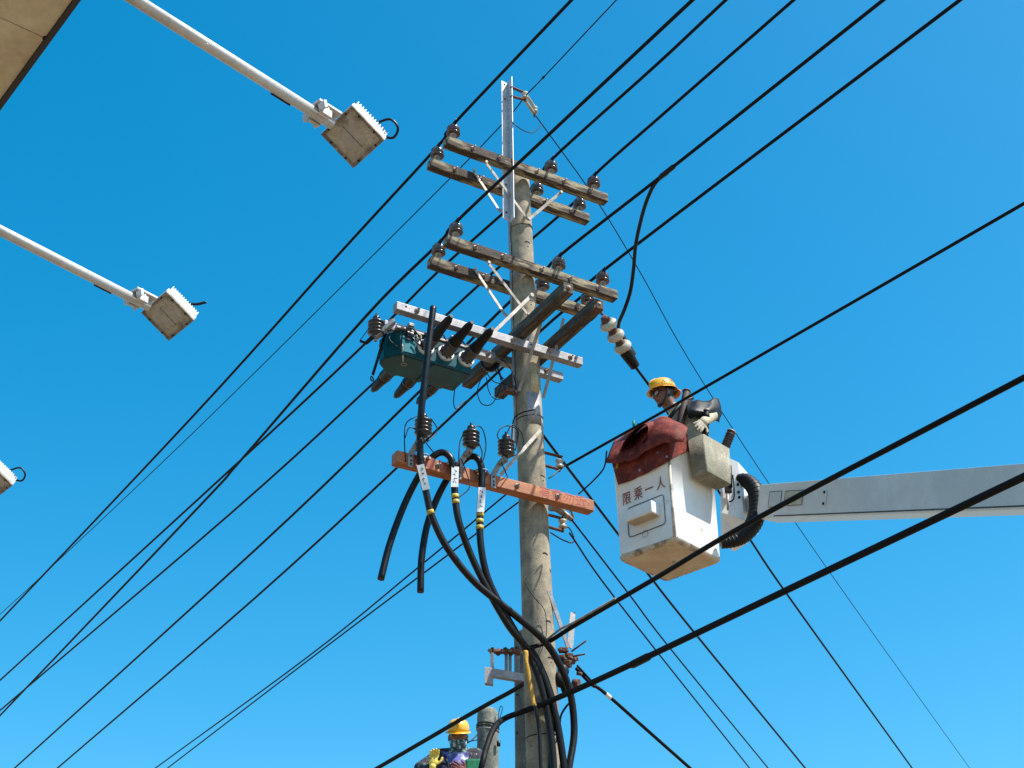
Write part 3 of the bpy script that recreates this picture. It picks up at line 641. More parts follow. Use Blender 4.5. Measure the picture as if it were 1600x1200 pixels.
lettering('有電勿近', 0.115, 'red_lettering', 'redpaint2', oarm, uwz(arm_s(880, 776), fz, OZ), U, Z, 0.0008)
lettering('有電勿近', 0.115, 'red_lettering', 'redpaint2', oarm, uwz(arm_s(681, 731), fz, OZ), U, Z, 0.0008)
part(MB().bar(PW(845, 672, -0.15), PW(782, 742, -0.19), 0.03, 0.008, up=W, bev=0.002), 'strut', 'strap', oarm)
tops = []
for px, py, hx, hy, lab in [(641, 722, 661, 680, 'black ribbed surge arrester beside the tall black cable, first on the orange crossarm'),
                            (716, 738, 736, 698, 'middle black ribbed surge arrester on the orange crossarm'),
                            (770, 750, 791, 712, 'black ribbed surge arrester on the orange crossarm next to the pole')]:
    o = uwz(arm_s(px, py), fz - 0.002, OZ)
    k3 = PW(hx, hy, fz - 0.10)
    t, tp = arrester('surge_arrester', lab, o, k3 - o, 'blackporc', 'surge arresters on the orange crossarm')
    tops.append((tp, k3, o))
# arrester on the left end of the switch
o = uwz(-1.36, -0.02, 8.36); k3 = PW(587, 524, 0.02)
t, tp = arrester('surge_arrester', 'black ribbed surge arrester sticking out at the left end of the teal switch', o, k3 - o, 'blackporc', None, V((0, 0, 0)), plate=False, s=0.3)
part(MB().tube([PW(592, 518, 0.02), PW(572, 536, 0.10), PW(563, 533, 0.12)], [0.022, 0.018, 0.012], 10), 'boot', 'rubber', t)
part(MB().tube(spline([tp, PW(575, 515, 0.03), PW(566, 527, 0.08), PW(562, 533, 0.12)], 6), 0.004, 6), 'lead_wire', 'black', t)
part(MB().bar(o + Z * 0.0, uwz(-1.30, 0.05, 8.40), 0.06, 0.05, bev=0.004), 'mount_block', 'galv', t)

# thin lead loops on the arresters
def lead(pts, lab, r=0.0048, grp='thin lead wires at the arresters'):
    p = spline(pts, 8); return solo(MB().tube(p, r, 6), 'lead_wire', 'black', lab, 'wire', p[0], grp)
f_ = fz - 0.10
lead([tops[0][0] - Z * .02, PW(648, 652, f_), PW(634, 663, f_), PW(632, 690, f_), PW(634, 722, fz)], 'thin black lead looping left from the first arrester down to the orange crossarm')
lead([PW(673, 653, f_), PW(683, 672, f_ + .02), PW(668, 690, f_)], 'short thin lead curling right of the first arrester')
lead([PW(633, 684, f_ - .02), PW(640, 668, f_ - .03), PW(655, 676, f_ - .03), PW(668, 695, f_ - .03), PW(680, 710, f_)], 'thin black lead crossing in front of the first arrester bracket')
lead([tops[1][0] - Z * .01, PW(752, 668, f_), PW(759, 690, f_), PW(757, 712, f_), PW(751, 728, f_)], 'thin black lead arching right from the middle arrester')
lead([PW(727, 672, f_), PW(719, 690, f_), PW(717, 715, f_), PW(719, 742, fz)], 'thin black lead on the left of the middle arrester')
lead([PW(745, 686, f_ - .02), PW(753, 705, f_ - .02), PW(752, 722, f_ - .02)], 'short thin lead below the middle arrester')
lead([tops[2][0] - Z * .01, PW(800, 664, f_), PW(813, 674, f_), PW(818, 690, f_), PW(812, 706, f_), PW(798, 713, f_), PW(786, 708, f_)], 'thin black lead forming a loop round the arrester next to the pole')
lead([PW(782, 690, f_), PW(777, 680, f_), PW(784, 668, f_), PW(798, 666, f_), PW(810, 676, f_), PW(805, 704, f_)], 'second thin loop at the arrester next to the pole')
lead([PW(783, 722, f_), PW(790, 738, f_), PW(793, 746, fz)], 'thin lead dropping from the bracket next to the pole')
lead([PW(720, 715, f_), PW(731, 745, fz - .05), PW(733, 763, fz - .06), PW(716, 778, fz - .06)], 'thin lead hanging in front of the orange crossarm between two cables')

# ================================================================ riser cables
def cable(label, pts, r, tags=(), bands=(), name='riser_cable'):
    p = spline([PW(a, b, c) for a, b, c in pts], 10)
    t = thing(name, label, 'cable', frame(p[0]))
    part(MB().tube(p, r, 14), 'sheath', 'black', t)
    def near(px, py):
        return min(range(len(p)), key=lambda i: (PIX(p[i])[0] - px) ** 2 + (PIX(p[i])[1] - py) ** 2)
    for (px, py) in bands:
        i = near(px, py); i = min(max(i, 1), len(p) - 2); d = (p[i + 1] - p[i - 1]).normalized()
        c = PW(px, py, 0); dd = ray(px, py); c = p[i] + d * ((PIX(p[i])[1] - py) / 165.0 * -1 * (-1 if d.z > 0 else 1))
        part(MB().lathe([(r + 0.0025, -0.017), (r + 0.0025, 0.017)], c, d, 16), 'tape_band', 'yellow', t)
    for (px, py, L, tilt) in tags:
        i = near(px, py); i = min(max(i, 1), len(p) - 2)
        d = (p[i - 1] - p[i + 1]).normalized()
        if d.z < 0: d = -d
        d = (d + U * tilt).normalized()
        vdir = (CAM - p[i]).normalized(); vdir = (vdir - d * vdir.dot(d)).normalized(); s = d.cross(vdir)
        c = p[i] + vdir * (r + 0.006) + U * 0.006
        lb = part(MB().box(c, d * L / 2, s * 0.029, vdir * 0.0012), 'label_tag', 'white', t, label='white paper tag with dark marks')
        rk_ = random.Random(px)
        for k in range(4):
            cc = c + d * (L * (0.30 - k * 0.18)) + vdir * 0.0018; mk = MB()
            for q_ in range(3):
                a_ = rk_.choice((0, 0, 1.57, 0.8, -0.7)); dd_ = d * math.cos(a_) + s * math.sin(a_); o_ = cc + s * rk_.uniform(-.010, .010) + d * rk_.uniform(-.010, .010); l_ = rk_.uniform(.006, .013)
                mk.bar(o_ - dd_ * l_, o_ + dd_ * l_, 0.0035, 0.0010 + 0.0002 * q_, up=vdir)
            part(mk, 'ink_mark', 'ink', lb)
    return t, p
F1 = fz - 0.045
cable('long black cable rising past the switch, one yellow band low on it', [(677, 480, -0.50), (672, 520, -0.50), (664, 590, -0.47), (658, 645, -0.42), (656, 690, F1 - .03), (659, 735, F1), (667, 775, F1), (676, 810, F1), (700, 858, F1), (742, 910, F1), (797, 955, F1), (849, 1000, F1 + .02), (876, 1042, -0.24), (892, 1088, -0.20), (897, 1145, -0.18), (889, 1200, -0.2), (880, 1260, -0.2)], 0.0275,
      tags=[(664, 749, 0.21, -.06)], bands=[(672, 801)])
cable('bent black cable with its free end hanging left, two yellow bands', [(595, 905, 0.05), (609, 850, 0.05), (630, 793, 0.03), (652, 748, -0.06), (672, 718, -0.2), (690, 707, -0.25), (704, 716, F1), (709, 738, F1), (711, 775, F1), (717, 815, F1), (736, 868, F1 + .02), (764, 925, F1 + .02), (795, 978, F1 + .03), (822, 1012, -0.22), (848, 1055, -0.2), (866, 1110, -0.2), (876, 1160, -0.2), (884, 1220, -0.2)], 0.0275,
      tags=[(711, 747, 0.18, .08)], bands=[(710, 776), (710, 785)])
cable('bent black cable with its free end hanging right, three yellow bands', [(657, 925, 0.05), (659, 870, 0.05), (670, 812, 0.03), (695, 755, -0.06), (722, 722, -0.2), (738, 713, -0.25), (750, 723, F1), (753, 748, F1), (750, 800, F1), (751, 850, F1), (762, 903, F1 + .02), (788, 957, F1 + .03), (816, 1006, -0.2), (838, 1050, -0.2), (853, 1105, -0.19), (862, 1160, -0.19), (866, 1220, -0.19)], 0.0275,
      tags=[(751, 783, 0.22, .0)], bands=[(750, 805), (750, 815), (750, 825)])
cable('thin black cable in the bundle low on the pole front', [(836, 1100, -0.2), (842, 1140, -0.2), (844, 1180, -0.2), (846, 1230, -0.2)], 0.014)
cable('thin black cable leaving the bundle to the right', [(832, 1015, -0.22), (842, 1032, -0.2), (858, 1070, -0.18), (868, 1110, -0.16), (863, 1150, -0.15), (858, 1220, -0.15)], 0.016)
# clamps of the cables on the arm
for (px, py, lb) in ((659, 717, 'first'), (706, 728, 'middle'), (751, 738, 'last')):
    o = uwz(arm_s(px, py), fz, OZ + 0.03)
    t = thing('cable_clamp', 'steel cable clamp on the orange crossarm, %s of the three from the left' % lb, 'clamp', frame(o), 'cable clamps on the orange crossarm')
    part(MB().torus(o - W * 0.045, Z, 0.033, 0.006, 20, 6), 'ring', 'galv_dull', t)
    part(MB().bar(o - U * 0.055 - W * 0.02, o + U * 0.055 - W * 0.02, 0.016, 0.022, bev=0.003), 'bar', 'bolt', t)
    for s in (-1, 1): part(MB().lathe([(0.012, -0.015), (0.012, 0.02)], o + U * 0.05 * s - W * 0.02, -W, 8), 'nut', 'bolt', t)
# yellow strap
yp = spline([PW(823, 1016, -0.27), PW(824, 1035, -0.27), PW(828, 1060, -0.26), PW(832, 1080, -0.26), (PW(835, 1102, -0.26))], 6)
ys = MB(); n = len(yp); yv = []
for i, p in enumerate(yp):
    wdt = 0.020 + 0.0015 * math.sin(i * 0.8)
    for e in (-1, -0.5, 0, 0.5, 1): yv.append(p + U * wdt * e + W * (0.012 * e * e + 0.002 * math.sin(i * .5)) + U * 0.001 * math.sin(i * .9))
ys.add(yv, [[i * 5 + k, i * 5 + k + 1, i * 5 + 6 + k, i * 5 + 5 + k] for i in range(n - 1) for k in range(4)], True)
yo = solo(ys, 'yellow_guard', 'yellow_worn', 'scuffed yellow strip down the cables at the pole foot of the picture', 'cable guard', yp[0])
yo.modifiers.new('s', 'SOLIDIFY').thickness = 0.004

# ================================================================ line conductors
def conductor(label, pts, r, name='power_line', ext=(4.0, 10.0), grp=None, cat='power line', via=None, sub=6, m='wire'):
    P = []
    for q in pts: P.append(q if isinstance(q, V) else PZ(*q))
    a = P[0] + (P[0] - P[1]).normalized() * ext[0] if ext[0] else None
    b = P[-1] + (P[-1] - P[-2]).normalized() * ext[1] if ext[1] else None
    if a: P = [a] + P
    if b: P = P + [b]
    p = spline(P, sub)
    return solo(MB().tube(p, r, 8), name, m, label, cat, p[len(p) // 2], grp), p
G = 'conductors of the main line'
RW = 0.0145
za = [i.z for i in INS]
# z of each conductor follows its insulators; it sags a little to both sides
def line(i0, i1, near, far, zn, zf, lab):
    a, b = INS[i0], INS[i1]
    return conductor(lab, [(*near[0], a.z + zn)] + [(*n, a.z + zn * (1 - (k + 1) / (len(near)))) for k, n in enumerate(near[1:])] + [a, b] + [(*q, b.z + zf * ((k + 1) / len(far))) for k, q in enumerate(far)], RW, grp=G)
line(0, 1, [(893, 0)], [(527, 400), (300, 652), (0, 970)], -0.12, -0.10, 'thick black line over the left ends of the topmost crossarms')
line(2, 3, [(1134, 0), (1027, 100)], [(688, 421), (580, 528), (375, 720), (0, 1063)], -0.12, 0.0, 'thick black line over the topmost crossarms just right of the pole')
line(4, 5, [(1240, 0), (1040, 175)], [(752, 442), (595, 588), (363, 800), (0, 1110)], -0.12, 0.0, 'thick black line over the right ends of the topmost crossarms')
line(6, 7, [(1082, 0), (860, 208)], [(570, 496), (373, 723), (303, 800), (0, 1118)], -0.14, -0.10, 'thick black line over the left ends of the second-level crossarms')
_, L5 = line(8, 9, [(1380, 0), (1040, 270)], [(796, 472), (650, 617), (400, 858), (23, 1200)], -0.14, -0.05, 'thick black line over the second-level crossarms with a jumper hanging from it')
line(10, 11, [(1500, 0)], [(845, 517), (685, 670), (400, 933), (90, 1200)], -0.16, -0.05, 'thick black line over the right ends of the second-level crossarms')
conductor('thin earth wire running past the top of the angle iron', [(963, 0, q1.z - .1), (849, 121, q1.z - .02), (822, 149, q1.z), (780, 199, q1.z), (640, 342, q1.z), (300, 678, q1.z - .05), (60, 905, q1.z - .1), (0, 960, q1.z - .1)], 0.006, 'earth_wire')
part_p = PZ(849, 121, q1.z - .02)
solo(MB().ell(part_p, (part_p - PZ(822, 149, q1.z)).normalized() * 0.03, U * 0.012, Z * 0.012), 'wire_splice', 'black', 'small dark splice on the thin earth wire above the angle iron', 'splice', part_p)
G2 = 'wires of the side line going away to the right'
zb = q2.z - 0.06
_, BW = conductor('thin earth wire slanting down to the right from the spools at the angle iron', [PY(838, 182, q2.y + .02), (930, 310, zb - .05), (1000, 425, zb - .1), (1100, 600, zb - .2), (1290, 885, zb - .35), (1515, 1200, zb - .5)], 0.006, 'earth_wire', ext=(0, 8), grp=G2)
solo(MB().tube(spline([PY(800, 190, rb.y), PY(806, 196, rb.y), PY(820, 205, rb.y + .1), PY(834, 207, rb.y + .22), PY(845, 196, q2.y + .1), PY(846, 192, q2.y + .13)], 8), 0.005, 6), 'lead_wire', 'black', 'thin bonding wire sagging beside the angle iron', 'wire', PY(800, 190, rb.y))
z3 = 8.55
dS = uwz(0.235, -0.90, 8.545)
conductorE = PZ(1425, 1200, z3 - 0.5)
dE = PZ(1240, 943, z3 - 0.3)
p575 = PZ(992, 572, z3 - 0.1)
conductor('thick black side line passing behind the worker, pulled by the white insulators', [p575, (1040, 640, z3 - .13), (1170, 840, z3 - .22), (1240, 943, z3 - .3), (1425, 1200, z3 - .5)], 0.0125, ext=(0, 10), grp=G2)
conductor('thick black side line leaving the pole behind the rack and passing behind the bucket', [PW(836, 662, 0.22), PW(853, 686, 0.22)] + [(a_, b_, PW(853, 686, 0.22).z - c_) for a_, b_, c_ in ((970, 840, .05), (1015, 900, .08), (1087, 991, .12), (1258, 1200, .25))], 0.0125, ext=(0, 10), grp=G2)
conductor('thin side line from the grey dead-end insulator, upper of two', [(894, 813, 6.85), (984, 930, 6.8), (1047, 1013, 6.75), (1200, 1200, 6.65)], 0.0078, ext=(0, 8), grp=G2)
conductor('thin side line from the lower spool, lower of two', [(890, 833, 6.72), (966, 941, 6.7), (1171, 1200, 6.55)], 0.0078, ext=(0, 8), grp=G2)
conductor('thin service line leaving the pole left, upper of two', [PW(850, 726, 0.3), PW(795, 769, 0.45), (653, 887, 6.9), (480, 1027, 6.9), (243, 1200, 6.9)], 0.0075, ext=(0, 10), grp='service lines going away left')
conductor('thin service line leaving the pole left, lower of two', [PW(850, 756, 0.3), PW(811, 784, 0.42), (660, 897, 6.8), (480, 1033, 6.8), (262, 1200, 6.8)], 0.0075, ext=(0, 10), grp='service lines going away left')
conductor('black service cable from the upper spool up to the right edge behind the worker', [(886, 727, 7.15), (950, 691, 7.15), (1040, 641, 7.15), (1095, 609, 7.13), (1340, 468, 7.1), (1600, 318, 7.0)], 0.011, ext=(0, 6), name='service_cable')
conductor('small black tap wire curving from the mat corner to the orange crossarm', [(904, 772, 7.0), (913, 764, 7.05), (930, 748, 7.1), (944, 730, 7.12), (948, 705, 7.14)], 0.0065, ext=(0, 0), name='tap_wire')
TZ = PW(858, 1003, -0.25).z
conductor('thick telecom cable in front of the bucket, upper of the two nearest cables', [PW(822, 1014, -0.24), PW(858, 1002, -0.24), PZ(900, 976, TZ), PZ(1020, 906, TZ - .02), PZ(1190, 806, TZ - .05), PZ(1600, 590, TZ - .1)], 0.0175, ext=(0, 5), name='telecom_cable', grp='telecom cables')
t2 = PW(858, 1000, -0.24); 
solo(MB().tube([PZ(855, 999, TZ + .02), PZ(875, 983, TZ + .02), PZ(896, 973, TZ + .01), PZ(962, 935, TZ)], 0.009, 6), 'lashing_wire', 'galv_dull', 'pale lashing strand along the upper telecom cable near the pole', 'wire', PZ(875, 983, TZ))
conductor('thick telecom cable running away lower left behind the masked worker pole', [PZ(850, 1048, TZ - .12), (803, 1078, TZ - .13), (745, 1110, TZ - .15), (590, 1200, TZ - .2)], 0.0185, ext=(0, 8), name='telecom_cable', grp='telecom cables')
T2 = PW(860, 1098, -0.27).z
conductor('heaviest black telecom cable crossing the pole foot and bending down', [PZ(730, 1300, T2 - 1.0), PZ(752, 1200, T2 - .6), PZ(760, 1168, T2 - .42), PZ(772, 1138, T2 - .22), PZ(790, 1122, T2 - .06), PZ(830, 1107, T2), PZ(895, 1080, T2), PZ(1010, 1027, T2 - .01), PZ(1290, 893, T2 - .05), PZ(1600, 745, T2 - .1)], 0.023, ext=(0, 5), name='telecom_cable', grp='telecom cables')
for (px, py, lab) in ((1005, 1030, 'lower'), ):
    c = PZ(px, py, T2); d = (PZ(1010, 1027, T2) - PZ(990, 1037, T2)).normalized()
    solo(MB().tube([c - d * 0.14, c - d * .12, c + d * 0.05, c + d * .07], [0.023, 0.029, 0.029, 0.023], 10), 'cable_sleeve', 'rubber', 'thick sleeve on the heaviest telecom cable right of the pole', 'cable sleeve', c)
cS = PW(900, 1044, -0.05)
_, gp = conductor('doubled cable going down right from the rusty clamps, white tag on it', [cS, (925, 1070, cS.z - .1), (950, 1087, cS.z - .15), (1078, 1200, cS.z - .5)], 0.0135, ext=(0, 6), name='guy_cable')
cc = PZ(950, 1087, cS.z - .15); d = (PZ(1000, 1131, cS.z - .3) - cc).normalized()
solo(MB().lathe([(0.017, -0.03), (0.017, 0.03)], cc, d, 10), 'wire_tag', 'white', 'small white tag on the doubled cable right of the pole', 'tag', cc)
conductor('thin second strand of the doubled cable', [PW(902, 1040, -.1), (930, 1070, cS.z - .08), (945, 1082, cS.z - .12)], 0.008, ext=(0, 0), name='guy_strand')
# jumper
i = min(range(len(L5)), key=lambda k: (PIX(L5[k])[0] - 1040) ** 2)
js = L5[i]
def interp_path(pix, y0, y1):
    n = len(pix) - 1; return [PY(px, py, y0 + (y1 - y0) * k / n) for k, (px, py) in enumerate(pix)]
jp = spline(interp_path([(1043, 270), (1024, 286), (1010, 315), (1000, 350), (993, 385), (990, 420), (985, 455), (976, 483), (967, 505), (966, 525)], js.y, p575.y - 0.12), 6)
jt = thing('jumper_cable', 'thick black jumper hanging from the line down to the white insulators', 'jumper', frame(jp[0]))
part(MB().tube(jp, 0.0165, 10), 'sheath', 'black', jt)
part(MB().tube([js + (L5[i + 1] - js).normalized() * -0.12, js + (L5[i + 1] - js).normalized() * -.1, js + (L5[i + 1] - js).normalized() * 0.06, js + (L5[i + 1] - js).normalized() * 0.08], [0.016, 0.022, 0.022, 0.016], 8), 'tap_clamp', 'rubber', jt)

# ================================================================ dead-end string of cream discs
ds0 = PY(941, 492, p575.y - 0.42); dd = (p575 - ds0)
dl = thing('strain_insulator', 'string of three cream porcelain discs with brown necks ending in a black clamp', 'insulator', frame(ds0))
Lx = dd.length; ddn = dd.normalized()
hk = MB(); bend = uwz(0.20, -0.86, 8.535)
hk.tube(spline([bend, PY(929, 478, ds0.y - .02), PY(937, 484, ds0.y), ds0], 5), 0.012, 8); hk.torus(PY(934, 482, ds0.y - .01), U, 0.026, 0.009, 14, 6); hk.bar(bend - W * 0.05 - U * .02, bend + W * 0.06 - U * .02, 0.07, 0.03, bev=0.005)
part(hk, 'shackle', 'rust', dl)
pitch = Lx * 0.215
for k in range(3):
    o = ds0 + ddn * (0.02 + pitch * k)
    part(MB().lathe([(0.012, 0), (0.030, 0.004), (0.036, 0.02), (0.047, pitch * 0.42), (0.050, pitch * 0.5)], o, ddn, 20), 'neck', 'rust', dl)
    part(MB().lathe([(0.046, pitch * 0.42), (0.066, pitch * 0.48), (0.079, pitch * 0.62), (0.082, pitch * 0.80), (0.074, pitch * 0.93), (0.05, pitch * 0.96)], o, ddn, 26), 'porcelain_disc', 'creamporc', dl)
o = ds0 + ddn * (0.02 + pitch * 3)
part(MB().lathe([(0.055, -0.02), (0.062, 0.03), (0.052, Lx * 0.2), (0.045, Lx * 0.33), (0.014, Lx * 0.335)], o, ddn, 8), 'clamp_body', 'rubber', dl)
part(MB().bar(PIX and PY(967, 520, p575.y - .16), PY(990, 556, p575.y - .05), 0.06, 0.035, bev=0.01), 'clamp_keeper', 'rubber', dl)

# ================================================================ low-voltage racks on the right flank
def rack(label, py_u, py_l, px0, px1, sx, sy):
    a = PW(px0, py_u, 0.0); b = PW(px1, py_u + 6, 0.02); c = PW(px0 + 1, py_l, 0.0); d = PW(px1 - 2, py_l + 6, 0.02)
    t = thing('spool_rack', label, 'insulator rack', frame(a), 'spool racks on the pole')
    a = a - U * 0.04; c = c - U * 0.04
    part(MB().bar(a, b, 0.032, 0.012, bev=0.002), 'strap', 'rust', t); part(MB().bar(c, d, 0.032, 0.012, bev=0.002), 'strap', 'rust', t)
    s = PW(sx, sy, 0.02); part(spool(s, Z, 0.036, 0.075), 'spool', 'creamporc', t)
    part(MB().tube([s - Z * 0.075, s + Z * 0.075], 0.008, 8), 'pin', 'rust', t)
    return t
rack('upper rusty rack with cream spool just above the orange crossarm', 708, 728, 853, 878, 874, 725)
rack('lower rusty rack with grey spool below the orange crossarm', 805, 824, 859, 882, 879, 819)
lead([PW(884, 727, 0.02), PW(872, 736, 0.0), PW(864, 743, -.02), PW(858, 747, -.04)], 'thick tie tail hanging below the upper spool rack', 0.007)
lead([PW(860, 832, 0), PW(878, 843, 0), PW(893, 848, 0), PW(897, 842, .02), PW(890, 826, 0.02), PW(882, 822, 0.02)], 'thin lead looping below the lower spool rack', 0.006)
t = thing('dead_end_insulator', 'grey cone insulator with two-pronged clamp under the orange crossarm', 'insulator', frame(PW(866, 790, 0)))
a = PW(863, 788, -0.02); b = PW(895, 813, 0.02); d = (b - a).normalized(); L = (b - a).length
part(MB().lathe([(0.03, 0), (0.055, 0.004), (0.058, 0.02), (0.034, 0.06), (0.030, L * 0.5)], a, d, 20), 'porcelain_cone', 'pinmetal', t)
part(MB().lathe([(0.026, L * 0.45), (0.022, L * 0.95), (0.012, L)], a, d, 12).tube([PW(884, 790, -.02), PW(893, 800, 0), PW(896, 810, 0.02)], 0.010, 8), 'clamp', 'bolt', t)

# straps, angle and rusty clamps low on the right flank
t = thing('guy_clamp', 'rusty clamps with grey steel strap low on the pole, rods poking out', 'clamp', frame(PW(890, 1025, -0.1)))
part(MB().bar(PW(857, 922, -0.12), PW(888, 1012, -0.08), 0.035, 0.01, up=W, bev=0.002), 'strap', 'galv_dull', t)
part(MB().bar(PW(895, 958, -0.05), PW(890, 1012, -0.08), 0.05, 0.006, up=W, bev=0.001).bar(PW(897, 958, -0.02), PW(893, 1012, -0.06), 0.006, 0.04, up=W), 'angle_piece', 'galv_dull', t)
cl = MB(); rc = random.Random(3)
for (px, py, s) in ((880, 1016, .042), (889, 1024, .036), (893, 1031, .040), (884, 1036, .044), (899, 1029, .026), (878, 1028, .04), (888, 1040, .03)):
    q = M.Rotation(rc.uniform(-.7, .7), 3, 'Z') @ M.Rotation(rc.uniform(-.6, .6), 3, 'X')
    cl.box(PW(px, py, -0.08), q @ (U * s * .8), q @ (W * s * .7), q @ (Z * s * .45), 0.014)
    cl.lathe([(s * .28, -s * 1.1), (s * .28, s * 1.1)], PW(px, py, -0.09), q @ (U + W * .4), 8)
part(cl, 'clamp_block', 'rust', t)
part(MB().tube([PW(893, 1018, -.08), PW(916, 1001, -.2)], 0.007, 6).tube([PW(893, 1026, -.08), PW(914, 1022, -.2)], 0.007, 6), 'rod', 'rust', t)
part(MB().tube([PW(896, 1068, -.06), PW(905, 1068, -.1)], [0.035, 0.035], 14).lathe([(0.016, 0), (0.016, 0.04)], PW(902, 1052, -.08), U, 8), 'thimble', 'rust', t)
dk = MB()
for (px, py, s) in ((876, 1062, .06), (886, 1075, .055), (880, 1048, .05)): dk.ell(PW(px, py, -0.1), U * s, W * s * .7, Z * s * 1.1)
part(dk, 'cable_bundle', 'rubber', t)
lead([PW(818, 900, -.14), PW(822, 915, -.16), PW(836, 935, -.17), PW(850, 952, -.16), PW(854, 975, -.15), PW(852, 1000, -.15), PW(840, 1030, -.16)], 'thin loose wire straggling down the pole front above the cables', 0.003)
lead([PW(862, 1150, -.16), PW(868, 1140, -.19), PW(872, 1152, -.18), PW(866, 1162, -.17), PW(862, 1150, -.16)], 'small coiled wire low on the pole between cables', 0.004)
lead([PW(895, 1093, -.15), PW(884, 1105, -.14), PW(876, 1120, -.12), PW(873, 1145, -.12), PW(862, 1170, -.14)], 'black tail curving off behind the right cable near the bottom edge', 0.009)

# tangle of thin wires between the switch and the pole
tg_ = 'thin wires tangled left of the pole'
cgl = PW(763, 565, 0.25)
t = thing('wire_coil', 'dark coil of tape and wire on the cross beam end left of the pole', 'wire coil', frame(cgl))
for k in range(4): part(MB().torus(cgl + U * 0.01 * k, (U * 0.6 + W * .6 + Z * 0.3), 0.06 + 0.008 * k, 0.009, 22, 6), 'turn', 'rubber' if k < 3 else 'galv_dull', t)
for pts, lab in [([(775, 560, .2), (780, 585, .15), (790, 600, .1), (803, 612, -.05)], 'first thin tangle wire running from the coil to the pole'),
                 ([(770, 575, .2), (785, 590, .1), (797, 598, .0), (806, 608, -.05)], 'second thin tangle wire running from the coil to the pole'),
                 ([(752, 590, .2), (746, 612, .15), (752, 630, .15), (765, 633, .12), (775, 622, .1), (783, 600, .1), (778, 575, .15)], 'thin wire making the large loop hanging below the coil'),
                 ([(760, 590, .2), (764, 612, .12), (775, 624, .1), (787, 618, .08), (787, 600, .08), (780, 580, .12)], 'thin wire making the small loop hanging below the coil'),
                 ([(755, 575, .2), (770, 595, .15), (785, 600, .1), (800, 605, .0)], 'thin slack wire crossing the tangle'),
                 ([(782, 560, .12), (797, 575, .0), (806, 600, -.06), (806, 615, -.08)], 'short thin wire bowing down the left edge of the pole')]:
    lead([PW(*q) for q in pts], lab, 0.0045, tg_)
rk = MB().box(PW(797, 612, -.02), U * 0.05, W * 0.025, Z * 0.02, 0.006); solo(rk, 'band_clamp', 'rust', 'small rusty band clamp on the left flank of the pole', 'clamp', PW(797, 612, -.02))
lead([PW(836, 640, -.2), PW(815, 645, -.16), PW(803, 655, -.1), PW(800, 680, -.08), PW(800, 700, -.08)], 'black wire running round the pole under the silver plate and down', 0.006)
part(MB().bar(PW(801, 668, -.06), PW(801, 705, -.06), 0.03, 0.03, bev=0.004), 'conduit_box', 'white', pole)

# ================================================================ the poles behind
p0 = PY(826, 988, 12.1); p0b = V((p0.x, 12.1, 0))
t = thing('concrete_post', 'dark concrete post standing close behind the main pole, its top at the three-hook bracket', 'post', frame(p0b))
part(MB().lathe([(0.155, 0), (0.128, p0.z - 0.05), (0.118, p0.z - 0.015), (0.09, p0.z)], p0b, Z, 32), 'shaft', 'concrete_old', t)
for (px, py) in ((808, 1086), (808, 1145), (806, 1012)):
    q = PY(px, py, 12.02); part(MB().lathe([(0.008, -.03), (0.008, 0.006)], q, V((-.4, -1, 0)), 8), 'step_hole', 'hole', t)
p1 = PY(762, 1106, 15.2); p1b = V((p1.x, 15.2, 0))
t = thing('concrete_post', 'short grey-green concrete post with rounded top beside the masked worker', 'post', frame(p1b))
part(MB().lathe([(0.14, 0), (0.112, p1.z - 0.09), (0.105, p1.z - 0.05), (0.08, p1.z - 0.015), (0.03, p1.z)], p1b, Z, 32), 'shaft', 'concrete_old', t)
for dz in (0.20, 0.225, 0.25):
    part(MB().tube([p1b + Z * (p1.z - dz + 0.012 * math.sin(a + dz * 20)) + V((math.cos(a), math.sin(a), 0)) * 0.119 for a in [2 * math.pi * k / 28 for k in range(29)]], 0.006, 6, False), 'wire_band', 'black' if dz < .24 else 'galv_dull', t)
part(MB().tube(spline([PY(778, 1128, 15.1), PY(780, 1110, 15.1), PY(783, 1103, 15.1), PY(785, 1108, 15.1), PY(780, 1125, 15.1), PY(776, 1138, 15.1)], 6), 0.0045, 6), 'wire_loop', 'black', t)
part(MB().tube([PY(779, 1158, 15.1), PY(779, 1166, 15.1)], 0.02, 8), 'band_bolt', 'black', t)
for (px, py) in ((748, 1194), ):
    q = PY(px + 3, py, 15.08); part(MB().ell(q, V((.014, 0, 0)), V((0, .02, 0)), V((0, 0, .03))), 'step_hole', 'hole', t)
ws = spline([PY(746, 1148, 15.1), PY(735, 1158, 15.0), PY(724, 1164, 14.9), PY(700, 1180, 14.6), PY(670, 1196, 14.4), PY(640, 1212, 14.3)], 6)
solo(MB().tube(ws, 0.007, 6), 'lead_wire', 'black', 'black tie wire running from the short post past the masked worker', 'wire', ws[0])
ws = spline([PY(746, 1156, 15.1), PY(736, 1158, 15.0), PY(728, 1160, 14.9)], 6)
solo(MB().tube(ws, 0.006, 6), 'lead_wire', 'black', 'short second tie wire on the short post', 'wire', ws[0])

